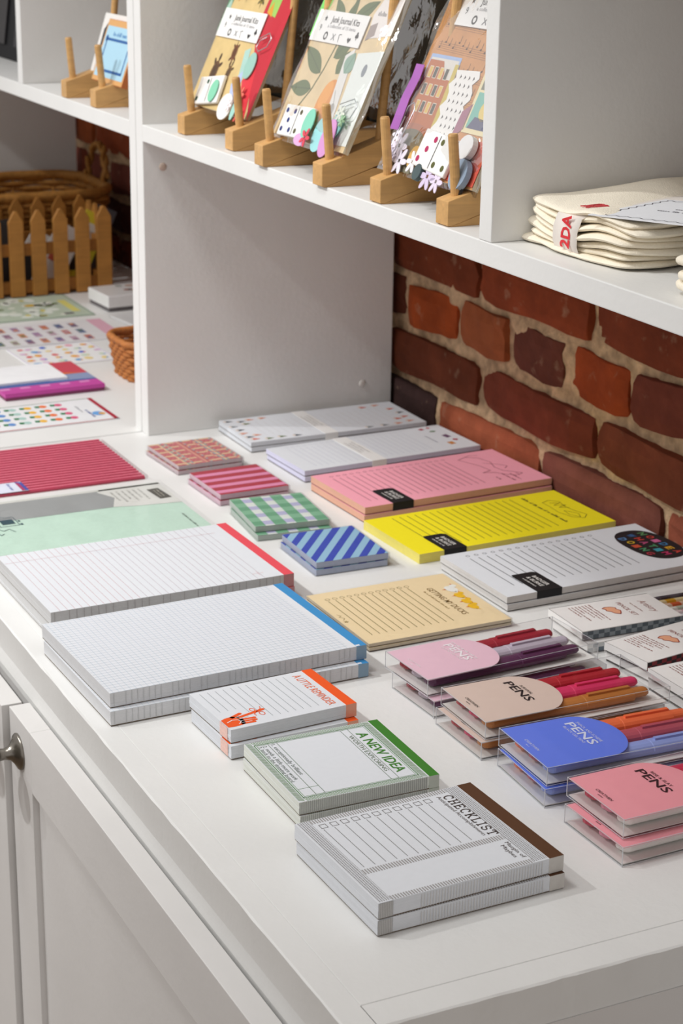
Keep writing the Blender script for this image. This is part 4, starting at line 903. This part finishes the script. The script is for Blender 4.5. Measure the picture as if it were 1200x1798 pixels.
def e_canal(t):
    domino(t, 66, 24, -4, 56, 32, 3, 4, ('b02a5c', '5a5c30'))
    for (x, y, r, c_) in ((4, 22, 13, 'e3dcec'), (-4, 12, 11, 'dcd4ea'), (14, 10, 12, 'e6e0ee'), (36, 12, 10, 'eeecf0'), (68, 4, 12, 'd6c6e2'), (84, 2, 10, 'e2d6ea'), (-6, 30, 8, 'eeeaf2')): blossom(t, x, y, r, c_, .0035)
    charm(t, 32, 16, 8, 10, 'd2a860', 'wood_button', .002, .001); charm(t, 52, 5, 6, 7, '4a5a5c', 'glass_bead', .004, .002); charm(t, 118, 12, 12, 13, '8fa0b4', 'glass_pebble', .005, .003); charm(t, 112, 34, 11, 10, 'd8d8d8', 'glass_pebble', .005, .003); charm(t, 118, 2, 8, 8, '2c2c30', 'dark_button', .002, .002)
    b = MB(); pts = [(-.016, .092, .003), (-.012, .08, .0045), (-.018, .062, .003), (-.014, .046, .0045), (-.016, .034, .003)]; R = []
    for p in pts: R.append([(p[0] - .008, p[1], p[2]), (p[0] + .008, p[1], p[2] + .001), (p[0] + .008, p[1], p[2] + .0014), (p[0] - .008, p[1], p[2] + .0004)])
    b.rings(R, mat('a45cb0', .3, .5, kind='satin')); b.build('satin_ribbon', t, smooth=False); clip_wire(t, -12, 12, 12, 44, 'd4d4e4', -.12)
kit('craft kit bag with turtles and a red paper, leftmost of the three', .083, .3385, .3775, 24.5, -23, 137, 205, 'd8be86', k_turtle, e_turtle, tx=(-12, 79, 94, 110))
kit('craft kit bag with orange branch and green leaves, middle of the three', .3355, .3235, .3775, 24.5, -24, 137, 205, 'dcc49a', k_orange, e_orange, tx=(-16, 96, 86, 126))
kit('craft kit bag with canal house, doily and stamps, beside the partition', .5494, .3305, .3765, 24.5, -26, 138, 205, 'c9905e', k_canal, e_canal, tx=(5, 130, 112, 161))
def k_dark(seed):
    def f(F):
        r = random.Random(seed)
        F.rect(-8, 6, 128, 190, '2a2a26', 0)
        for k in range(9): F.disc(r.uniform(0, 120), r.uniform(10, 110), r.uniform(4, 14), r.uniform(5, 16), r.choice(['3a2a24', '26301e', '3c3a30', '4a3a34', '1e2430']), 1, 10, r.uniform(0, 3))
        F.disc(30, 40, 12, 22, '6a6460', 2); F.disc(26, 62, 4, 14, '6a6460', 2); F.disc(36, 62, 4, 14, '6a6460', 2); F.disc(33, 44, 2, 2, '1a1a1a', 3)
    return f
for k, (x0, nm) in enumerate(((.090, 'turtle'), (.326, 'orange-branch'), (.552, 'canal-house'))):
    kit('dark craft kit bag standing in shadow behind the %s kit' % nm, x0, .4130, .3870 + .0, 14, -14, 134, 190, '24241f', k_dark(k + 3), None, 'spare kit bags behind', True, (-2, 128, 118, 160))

# ---------------------------------------------------------------- folded cloths on the right of the shelf
CL = mat('f8efdc', .95, .1, .04, 90, .35, 900, kind='cotton')
cb = thing('cloth_bundle', 'bundle of folded cream cotton cloths held by a paper band', 'cloths', (.8200, .4200, H))
rr = random.Random(12); z = .0010
NL = 7; YF = -.082
for k in range(NL):
    th = rr.uniform(.0042, .0056); lx0 = -.066 - rr.uniform(-.004, .018) + .0010 * k; lx1 = .070 - rr.uniform(0, .005); ly0 = YF + rr.uniform(-.0015, .003); ly1 = .090
    b = MB(); n1, n2 = 40, 34; off = rr.uniform(0, 50)
    idx = {}
    for s_ in (1, -1):
        for i in range(n1 + 1):
            for j in range(n2 + 1):
                u, v = 2 * i / n1 - 1, 2 * j / n2 - 1
                u = math.copysign(1 - (1 - abs(u)) ** 1.5, u); v = math.copysign(1 - (1 - abs(v)) ** 1.5, v)
                e = math.sqrt(max(0, 1 - abs(u) ** 14) * max(0, 1 - abs(v) ** 14))
                fat = 1 + .95 * max(0, -u - .55) / .45 * (.5 + vnoise(k * 2.3, 4))      # rolled folds swell at the far-left end
                x = lx0 + (lx1 - lx0) * (u * (1 - .05 * v ** 8) + 1) / 2; y = ly0 + (ly1 - ly0) * (v * (1 - .06 * u ** 8) + 1) / 2
                wob = .0030 * math.sin(x * 55 + y * 30 + k * .55) * (k / NL + .2) + .0030 * (vnoise(x * 26 + 3, y * 24 + k * .4) - .5) * (.4 + k / NL)
                lift = .0060 * (k / NL) * max(0, -u - .35) + .0060 * (k / NL) ** 2 * max(0, u - .5) * max(0, -v)
                x += .010 * (vnoise(y * 30 + off, k * 3.1) - .5) * abs(u) ** 5; y += .006 * (vnoise(x * 34 + off, k * 1.7) - .5) * abs(v) ** 5
                pin = 1 - .10 * math.exp(-((x + .006) / .022) ** 2)      # waist under the band
                idx[(s_, i, j)] = len(b.v); b.v.append((x, y, max(.0004, (z + th / 2 + wob + lift) * pin + s_ * e * th * .60 * fat)))
    q = b.mi(CL)
    for s_ in (1, -1):
        for i in range(n1):
            for j in range(n2): b.f.append((idx[(s_, i, j)], idx[(s_, i + 1, j)], idx[(s_, i + 1, j + 1)], idx[(s_, i, j + 1)])); b.m.append(q)
    b.build('folded_cloth', cb, smooth=True); z += th * .95
topz = z
b = MB(); BM = mat('eae2da', .7, .2, .02, kind='paper_band'); R = []
for (y, zz) in ((.092, .002), (.0945, topz * .5), (.088, topz * .99), (.05, topz * 1.02), (0, topz * 1.02), (-.045, topz * 1.01), (YF + .012, topz * .98), (YF + .001, topz * .86), (YF - .0025, topz * .58), (YF - .0025, topz * .28), (YF + .001, .001)):
    R.append([(-.022, y, zz), (.010, y, zz), (.010, y + .0004, zz - .0005), (-.022, y + .0004, zz - .0005)])
b.rings(R, BM); band = b.build('paper_band', cb, smooth=True)
def word(parent, st, org, ux, uy, cap, col, name='band_lettering', width=None, bold=.02):
    V, F_, x0, x1 = text_shape(st, bold, 0); s_ = cap / .7; sx = width / (x1 - x0) if width else s_
    b = MB(); O_ = Vector(org); U = Vector(ux); W_ = Vector(uy)
    for vx, vy in V: b.v.append(tuple(O_ + U * ((vx - x0) * sx) + W_ * (vy * s_)))
    k = b.mi(mat(col, .6, .3, kind='ink'))
    for f in F_: b.f.append(f); b.m.append(k)
    me = bpy.data.meshes.new(name); me.from_pydata(b.v, [], b.f); me.materials.append(b.mats[0]); o = bpy.data.objects.new(name, me); return link(o, parent)
word(cb, '2DA', (.001, YF - .0034, .0065), (0, .06, 1), (-1, 0, 0), .0115, 'd8333a', width=.024, bold=.035)
b = MB(); RM = mat('d8545a', .6, .3, kind='ink')
for k in range(9):
    a = k * 2.3; b.tube([(-.006 + .0045 * math.cos(a + q) * (1 + .2 * math.sin(3 * q)), YF + .022 + .010 * math.sin(a * .7 + q * 1.3), topz * 1.02 + .0005) for q in (0, .6, 1.2, 1.8)], .0004, RM, 5)
b.build('band_flower', cb)
for (y, z_, r) in ((-.018, topz * .66, .0030), (-.006, topz * .66, .0042), (.024, topz * .84, .0034)):
    b = MB(); M = mat('d8a41c', .6, .2, kind='ink'); x = .0705; b.rings([[(x + dx, y + rr_ * 1.6 * math.cos(a * math.pi / 8), z_ + rr_ * .7 * math.sin(a * math.pi / 8)) for a in range(16)] for dx, rr_ in ((-.004, r), (.0002, r), (.0006, r * .8))], M); b.build('yellow_print', cb)
# card lying on the bundle
cd_ = thing('care_card', 'white care card with scalloped border lying on the cream cloths', 'card', (.8820, .4000, H + topz + .0030)); cd_.rotation_euler = (math.radians(0), math.radians(-2), math.radians(21))
bx('card', cd_, -.058, .058, -.0485, .0485, 0, .0006, mat('eceef2', .6, .3, .01, 100, kind='card'))
F = Flat(116, 97, .0007)
k_ = '5a5660'
for sgn in (0, 1):
    F.path([(6 + i * 2.5, (6 if sgn else 91) + 1.3 * math.sin(i * 1.57)) for i in range(42)], .8, k_); F.path([((6 if sgn else 110) + 1.3 * math.sin(i * 1.57), 6 + i * 2.5) for i in range(35)], .8, k_)
for j in range(2): F.greek(58, 55 - j * 11, 3.4, '7a7880', (44, 60)[j], 'C')
F.build(cd_)
# neighbouring bundle at the picture edge
nb = thing('cloth_bundle', 'next cream cloth bundle peeking in at the right picture edge', 'cloths', (1.0120, .3880, H))
for k in range(3):
    b = MB(); R = []; ph = k * 2.1
    for (x, s_, yw) in ((-.0640, .05, .62), (-.0632, .55, .80), (-.0610, .85, .90), (-.055, 1, .96), (-.03, 1, 1), (0, 1, 1), (.055, 1, .97), (.061, .8, .9), (.063, .1, .8)):
        R.append([(x + .002 * math.sin(ph), -.058 * yw * math.copysign(abs(math.cos(a)) ** .35, math.cos(a)), .0055 + k * .0082 + .0012 * math.sin(x * 70 + ph) + .0046 * s_ * math.copysign(abs(math.sin(a)) ** .7, math.sin(a))) for a in [(i + .5) * math.pi / 12 for i in range(24)]])
    b.rings(R, CL); b.build('folded_cloth', nb, smooth=True)
st_ = MB(); st_.tube([(.836, .4300, H + topz + .0050), (.842, .4360, H + topz + .011), (.852, .4385, H + topz + .0125), (.862, .4350, H + topz + .010), (.868, .4280, H + topz + .0050)], .0022, mat('d9d0c4', .9, .1, .1, 400, kind='twine'), 8)
tag(st_.build('twine_loop', None, smooth=True), 'loop of pale twine at the edge of the care card', 'twine')

# ---------------------------------------------------------------- left shelf
stand('bamboo display stand holding the blue card on the left shelf', (-.2745, -.1665), .3130)
def leaning(name, label, cat, x, y, z_, w_, l_, th, lean, col, draw, yaw=0, edge='e6e2da', group=None):
    t = thing(name, label, cat, (x, y, z_), 0, group); t.rotation_euler = (math.radians(90 - lean), 0, math.radians(yaw))
    b = MB(); b.box(-w_ / 2, w_ / 2, 0, l_, -th, 0, mat(edge, .7, .2), mat(col, .5, .35, .03, 60, kind='card')); b.build('card_stack', t, .0006)
    F = Flat(0, 0, 0); draw(F, w_ * 1000, l_ * 1000); F.build(t); return t
def d_bluecard(F, W, Lm):
    F.rect(-W / 2 + 4, 6, W / 2 - 4, Lm - 8, 'a9d0e4', 0); F.frame(-W / 2 + 12, 12, W / 2 - 12, Lm - 22, 3.2, '2f5f9c', 1); F.greek(0, Lm - 19, 5, '4a7fb4', 46, 'C'); F.disc(-W / 2 + 12, Lm - 23, 4, 4, '2f5f9c', 1); F.disc(W / 2 - 12, Lm - 23, 4, 4, '2f5f9c', 1)
leaning('card_pack', 'blue card with orange border and dark blue frame on the left stand', 'card pack', -.1830, .3350, .3770, .105, .074, .008, 20, 'd8a468', d_bluecard, 0, 'b86a3c')
def d_zine(F, W, Lm):
    F.poly([(-W / 2 + 10, 30), (-W / 2 + 22, 40), (-W / 2 + 22, 66), (-W / 2 + 10, 54)], '3a3a40', 1); F.greek(10, 6, 7, '4a4a4e', 62, rot=math.pi / 2)
leaning('booklet', 'white booklet with black lettering leaning behind the blue card', 'booklet', -.2330, .3480, .3800, .092, .074, .006, 18, 'e8e6e2', d_zine, 0)
def d_zine2(F, W, Lm): F.poly([(-20, 20), (-8, 60), (0, 100), (-14, 100)], '55565a', 1)
leaning('booklet', 'white and grey booklet at the right end of the left shelf', 'booklet', -.0950, .4600, .3525, .09, .150, .004, 16, 'd9d9d8', d_zine2, 0)
bag = thing('display_board', 'black display board standing at the far left of the shelf', 'display board', (-.760, .392, H)); bag.rotation_euler = (math.radians(-8), 0, 0)
BK = mat('17171a', .7, .3, .1, 30, kind='black_card'); bx('panel', bag, -.20, .17, -.004, .004, 0, .22, BK, .001)
for x in (-.12, -.04, .05, .12):
    b = MB(); b.box(x - .022, x + .022, -.0075, -.0045, .02, .19, mat('24242a' if x > 0 else '2c2a2c', .5, .4)); b.build('hanging_card', bag, .0006)
# ---------------------------------------------------------------- sticker sheets and packs on the left worktop
def sheet(name, label, cat, S, a, w_, l_, th, col, draw, group='sticker sheets on the left worktop', z0=.0004):
    a = math.radians(a); c = corner_to_centre(S, a, w_, l_); t = thing(name, label, cat, (c.x, c.y, z0), a, group)
    b = MB(); b.box(-w_ / 2, w_ / 2, -l_ / 2, l_ / 2, 0, th, mat(col, .6, .3, .02, 100), mat(col, .45, .4, .03, 60, kind='card')); b.build('sheet', t)
    F = Flat(w_ * 1000, l_ * 1000, th); draw(F, w_ * 1000, l_ * 1000); F.build(t)
    return t
def d_dots(F, W, Lm):
    F.frame(.5, .5, W - .5, Lm - .5, 2, '8a9a86'); F.rect(.5, Lm - 6, W - .5, Lm - .5, 'a8283c', 1); F.rect(W - 3, .5, W - .5, Lm, 'b04a4c', 1)
    cols = ['d8587e', 'e8743c', 'eab43c', 'a8c8c0', '5a8ac8', 'c86a9a', 'e8743c']
    for j in range(7):
        for i in range(4):
            x = 16 + i * 20; y = Lm - 48 - j * 19; F.disc(x, y, 6, 5, cols[j], 1, 10); F.poly([(x - 4, y - 3), (x + 4, y - 5), (x + 3, y - 10), (x - 5, y - 9)], '2f7a4e', 2)
    F.disc(70, Lm - 16, 9, 7, '6aa0d8', 1); F.disc(72, Lm - 12, 5, 4, 'd8a04a', 2); F.greek(50, Lm - 26, 4, '5a6aa0', 34); F.greek(30, Lm - 32, 2.6, '9a9aa0', 28)
sheet('sticker_sheet', 'sticker sheet with rows of small coloured tulips and dark red top edge', 'sticker sheet', (-.0755, .118), 1.0, .101, .188, .0010, 'e9eaec', d_dots)
def d_memo(F, W, Lm):
    F.poly([(0, 0), (W * .55, 0), (W * .6, Lm), (0, Lm)], 'd8743c', 0); F.poly([(0, Lm * .55), (W * .4, Lm * .7), (W * .5, Lm), (0, Lm)], 'c84a5a', 1); F.poly([(W * .45, 0), (W * .8, 0), (W * .8, Lm), (W * .5, Lm)], '4a5f9c', 1); F.poly([(W * .52, Lm * .5), (W * .7, Lm * .55), (W * .74, Lm), (W * .5, Lm)], '8a96b8', 2); F.rect(W * .78, 0, W, Lm, 'c04a9c', 2)
    for k in range(5): F.rect(W * .8, k * Lm / 5, W * .86, k * Lm / 5 + Lm / 10, 'd88ac0', 3)
    F.disc(W * .5, Lm * .5, 12, 12, '5a9aa8', 3)
t = sheet('memo_pad', 'memo pad set in orange, blue and purple sunset wrapping', 'memo pad', (-.2060, .205), 1.5, .126, .128, .0045, 'c04a9c', d_memo, None, .0045)
b = MB(); b.box(-.056, .022, -.060, .030, .0046, .0074, mat('ececee', .7, .2, kind='paper')); b.build('note_block', t)
b = MB(); b.box(-.0625, .0625, -.0635, .0635, -.004, -.0002, mat('7c3a5c', .6, .3)); b.build('folder_back', t)
def d_past(F, W, Lm):
    F.frame(.3, .3, W - .3, Lm - .3, 1.6, 'dcd4e6'); r = random.Random(8); cs = ['4a68c8', 'e8a84a', 'd85a5a', 'e8a0b0', 'e8d08a', '5a9ad0', 'c8d8c0', 'd8b0d0']
    for i in range(5):
        for j in range(6):
            x = 14 + i * 19 + r.uniform(-3, 3); y = 12 + j * 19 + r.uniform(-4, 4); c = r.choice(cs); F.disc(x, y, r.uniform(3.5, 6), r.uniform(4.5, 8), c, 1, 9, r.uniform(0, 3)); F.disc(x + 2, y + 3, 2.5, 2, r.choice(cs), 2, 8)
sheet('sticker_sheet', 'white sticker sheet with bright pastel shapes beside the small woven basket', 'sticker sheet', (-.3476, .2830), 2, .110, .118, .0010, 'eeeeee', d_past)
def d_stamp(F, W, Lm):
    F.rect(.5, Lm - 22, W - .5, Lm - .5, 'd8a8b8', 0); r = random.Random(5)
    cs = ['8a6a80', 'a8929c', 'b86a5a', 'c8845a', '6a7a5c', '5a6a8c', '9a7a9c', 'a8a890', '70607a', 'b89aa8']
    for i in range(3):
        for j in range(7): x = 12 + i * 38; y = 8 + j * 21; F.rect(x, y, x + 30, y + 14, 'd9d6d8', 1); F.rect(x + 3, y + 2, x + 27, y + 12, cs[(i * 7 + j * 3) % 10], 2); F.disc(x + r.uniform(8, 22), y + 7, 5, 3.5, cs[(i + j * 5 + 3) % 10], 3, 9)
sheet('sticker_sheet', 'sticker sheet with rows of postage stamps and pink top strip', 'sticker sheet', (-.4680, .265), -1, .124, .190, .0010, 'dedcde', d_stamp)
def d_botan(F, W, Lm):
    F.frame(.5, .5, W - .5, Lm - .5, 2.5, '8fa494'); r = random.Random(6); cs = ['c8b430', '6a7a48', 'e6e8dc', 'd8c85a', 'a8a878', 'e4e8e0']
    for k in range(26): F.disc(r.uniform(14, W - 14), r.uniform(14, Lm - 30), r.uniform(6, 15), r.uniform(5, 12), 'e0e6dc', 1, 12)
    for k in range(22): F.disc(r.uniform(14, W - 14), r.uniform(14, Lm - 30), r.uniform(3, 8), r.uniform(3, 7), r.choice(cs), 2, 9, r.uniform(0, 3))
    F.disc(60, Lm - 62, 12, 22, 'e4e8e0', 2); F.disc(60, Lm - 70, 8, 10, 'c8a420', 3); F.disc(62, Lm - 58, 8, 8, '4a5a40', 3); F.path([(52, Lm - 48), (70, Lm - 42)], 3, '3a4448', 4); F.rect(40, Lm - 24, W - 30, Lm - 12, 'dcd47a', 2); F.rect(W - 26, Lm - 40, W - 16, Lm - 26, '6a6468', 2)
sheet('sticker_sheet', 'pale green botanical sticker sheet in front of the picket crate', 'sticker sheet', (-.6160, .255), 0, .150, .205, .0012, 'bccbb8', d_botan)
# boxed card set with white spine
t = thing('boxed_cards', 'white boxed card set with illustrated lid beside the post', 'card box', (-.668, .560, 0), math.radians(4))
bx('box_base', t, -.036, .036, -.078, .046, 0, .006, mat('6a6668', .6)); bx('box_lid', t, -.038, .038, -.080, .048, .0062, .024, mat('ececec', .35, .5), .0015, mat('dcdad8', .35, .5))
F = Flat(76, 128, .0242); r = random.Random(3)
for k in range(14): F.disc(r.uniform(10, 60), r.uniform(14, 110), r.uniform(3, 8), r.uniform(2, 6), r.choice(['b08a78', '7a7470', 'c8a890', '8a9088', 'a07068']), 1, 9, r.uniform(0, 3))
F.build(t)
t = thing('flat_pack', 'clear flat-wrapped white card lying in front of the boxed cards', 'card pack', (-.560, .530, .0003), math.radians(8)); bx('card', t, -.04, .045, -.05, .05, 0, .003, mat('e6e6e6', .5)); bx('clear_sleeve', t, -.043, .048, -.053, .053, -.0001, .0042, CELLO)
# ---------------------------------------------------------------- woven baskets
def basket(name, label, loc, w_, l_, h, flare, rows, col, rotz=0, r=.0030, rim=1.5, handle=False, cat='basket'):
    t = thing(name, label, cat, loc, rotz); M = mat(col, .6, .3, .25, 160, kind='wicker'); M2 = mat(col, .6, .3, .35, 90, kind='wicker', key=col + 'dark')
    def loop(s_, z_, amp, ph, n=72, push=0):
        pts = []
        for k in range(n):
            a = 2 * math.pi * k / n; c_, d_ = math.cos(a), math.sin(a); e = 4.5
            q = (abs(c_) ** e + abs(d_) ** e) ** (-1 / e); o = amp * math.cos(k * math.pi / 2 + ph) + push
            pts.append(((w_ / 2 * s_ + o) * q * c_, (l_ / 2 * s_ + o) * q * d_, z_))
        return pts
    for k in range(rows):
        f = k / (rows - 1); b = MB(); b.tube(loop(1 + flare * f, r + (h - 2 * r) * f, r * .55, (k % 2) * math.pi), r, M, 6, closed=True); b.build('weave_row', t, smooth=True)
    for k in range(0, 72, 4):
        p0 = loop(1, .001, 0, 0)[k]; p1 = loop(1 + flare, h, 0, 0)[k]; b = MB(); b.tube([p0, p1], r * .62, M2, 6); b.build('stake', t)
    b = MB(); b.tube(loop(1 + flare, h, r * .3, 0), r * rim, M, 8, closed=True); b.build('rim', t, smooth=True)
    b = MB(); b.prism([p[:2] for p in loop(.985, 0, 0, 0)], .001, .003, M2); b.build('base', t)
    if handle:
        for sgn in (1, -1):
            b = MB(); pts = [(.055 * math.cos(a) * .8, sgn * (l_ / 2 * (1 + flare)) + sgn * .006 * math.sin(a), h + .062 * math.sin(a)) for a in [i * math.pi / 16 for i in range(17)]]
            for ph in (0, math.pi): b.tube([(p[0] + .003 * math.cos(i * 1.3 + ph), p[1] + .004 * math.sin(i * 1.3 + ph), p[2]) for i, p in enumerate(pts)], .0042, M, 6)
            b.build('handle', t, smooth=True)
    return t
basket('woven_basket', 'small orange-brown woven basket tucked behind the white post', (-.262, .4330, 0), .086, .115, .050, .13, 9, 'b8743c', 0, .0030)
t = thing('wrapped_card', 'magenta-edged card standing in the small woven basket', 'card', (-.262, .440, .006), math.radians(10)); t.rotation_euler = (math.radians(-18), 0, math.radians(8))
bx('card', t, -.032, .032, -.001, .001, 0, .062, mat('c83a8c', .5, .4), .0003); bx('inner_sheet', t, -.027, .027, -.0016, -.0011, .004, .057, mat('e6dfe6', .5, .4))
basket('wicker_basket', 'large honey-brown wicker basket with loop handles behind the picket crate', (-1.005, .430, 0), .20, .30, .130, .12, 15, 'b07c3c', 0, .0046, 1.6, True)
# ---------------------------------------------------------------- picket fence crate
t = thing('picket_crate', 'wooden planter crate of pointed picket slats holding cards', 'crate', (-.7740, .4300, 0))
PK = mat('bd8440', .5, .35, .14, 30, kind='wood'); PK2 = mat('a86f30', .55, .3, .14, 30, kind='wood', key='picket_dark')
def picket(x, y, along_y, h, wd=.0225, th=.006, z0=.0015):
    b = MB(); pts = [(-wd / 2, z0), (wd / 2, z0), (wd / 2, h - .016), (.002, h), (-.002, h), (-wd / 2, h - .016)]
    if along_y: T = Matrix(((0, 0, 1, x), (1, 0, 0, y), (0, 1, 0, 0), (0, 0, 0, 1)))
    else: T = Matrix(((1, 0, 0, x), (0, 0, 1, y), (0, 1, 0, 0), (0, 0, 0, 1)))
    b.prism(pts, -th / 2, th / 2, PK, T=T); b.build('picket', t, .0006)
ys = [.1000 - .0345 * k for k in range(8)]
for y in ys: picket(0, y, True, .1305)
for y in ys: picket(-.112, y, True, .1305)
for x in (-.030, -.062, -.092): picket(x, .108, False, .125, .02)
for x in (-.030, -.062, -.092): picket(x, -.152, False, .125, .02)
for (z0, z1) in ((.006, .024), (.062, .080)):
    for x in (-.0065, -.1055): bx('rail', t, x - .0032, x + .0032, -.150, .104, z0, z1, PK2, .0005)
    for y in (.1005, -.1445): bx('rail', t, -.102, -.010, y - .003, y + .003, z0, z1, PK2, .0005)
bx('base_board', t, -.102, -.0105, -.141, .097, .002, .006, PK2)
def upright(name, label, x, y, w_, h, tx, ty, tz, col, mark=None, z0=.0065, cat='card'):
    q = thing(name, label, cat, (x, y, z0)); q.rotation_euler = (math.radians(tx), math.radians(ty), math.radians(tz)); q['group'] = 'cards in the picket crate'
    bx('card', q, -.0008, .0008, -w_ / 2, w_ / 2, 0, h, mat(col, .5, .4, .05, 60, kind='card'), .0003)
    if mark: mark(q, w_, h)
def mk(col, f0=.3, f1=.7, c2=None):
    def f(q, w_, h):
        b = MB(); b.box(.0009, .0011, -w_ * .3, w_ * .3, h * f0, h * f1, mat(col, .6)); b.build('printed_patch', q)
        if c2: b = MB(); b.box(.0011, .0012, -w_ * .15, w_ * .2, h * (f0 + .08), h * (f1 - .1), mat(c2, .6)); b.build('printed_patch', q)
    return f
upright('card', 'yellow card sticking up at the right end of the picket crate', -.820, .488, .040, .115, -28, -8, 0, 'd8cc3c', mk('d9d9d4', .55, .85, 'a9b0b8'))
upright('card', 'dark grey card leaning out of the picket crate corner', -.828, .505, .036, .122, -26, -6, 0, '55565c', mk('3a3a3e', .78, .84))
upright('card', 'white card with red print low in the picket crate', -.815, .445, .045, .100, -30, -6, 0, 'e4e0dc', mk('c8604c', .4, .6))
upright('card', 'white card tilted in the middle of the picket crate', -.822, .405, .045, .092, -34, -6, 0, 'e6e4e0', mk('b8b4b0', .4, .6))
for k in range(3): upright('card', ('grey-lined card seen between the left pickets', 'dark card standing behind the left pickets', 'black card pack in the bottom of the picket crate')[k], -.845 + .012 * k, (.345, .385, .440)[k], (.06, .05, .14)[k], (.115, .10, .055)[k], (-3, 4, 0)[k], -5, 0, ('8a8680', '3c3a3a', '2a2828')[k], mk('c8c8c4', .55, .9) if k == 0 else None)
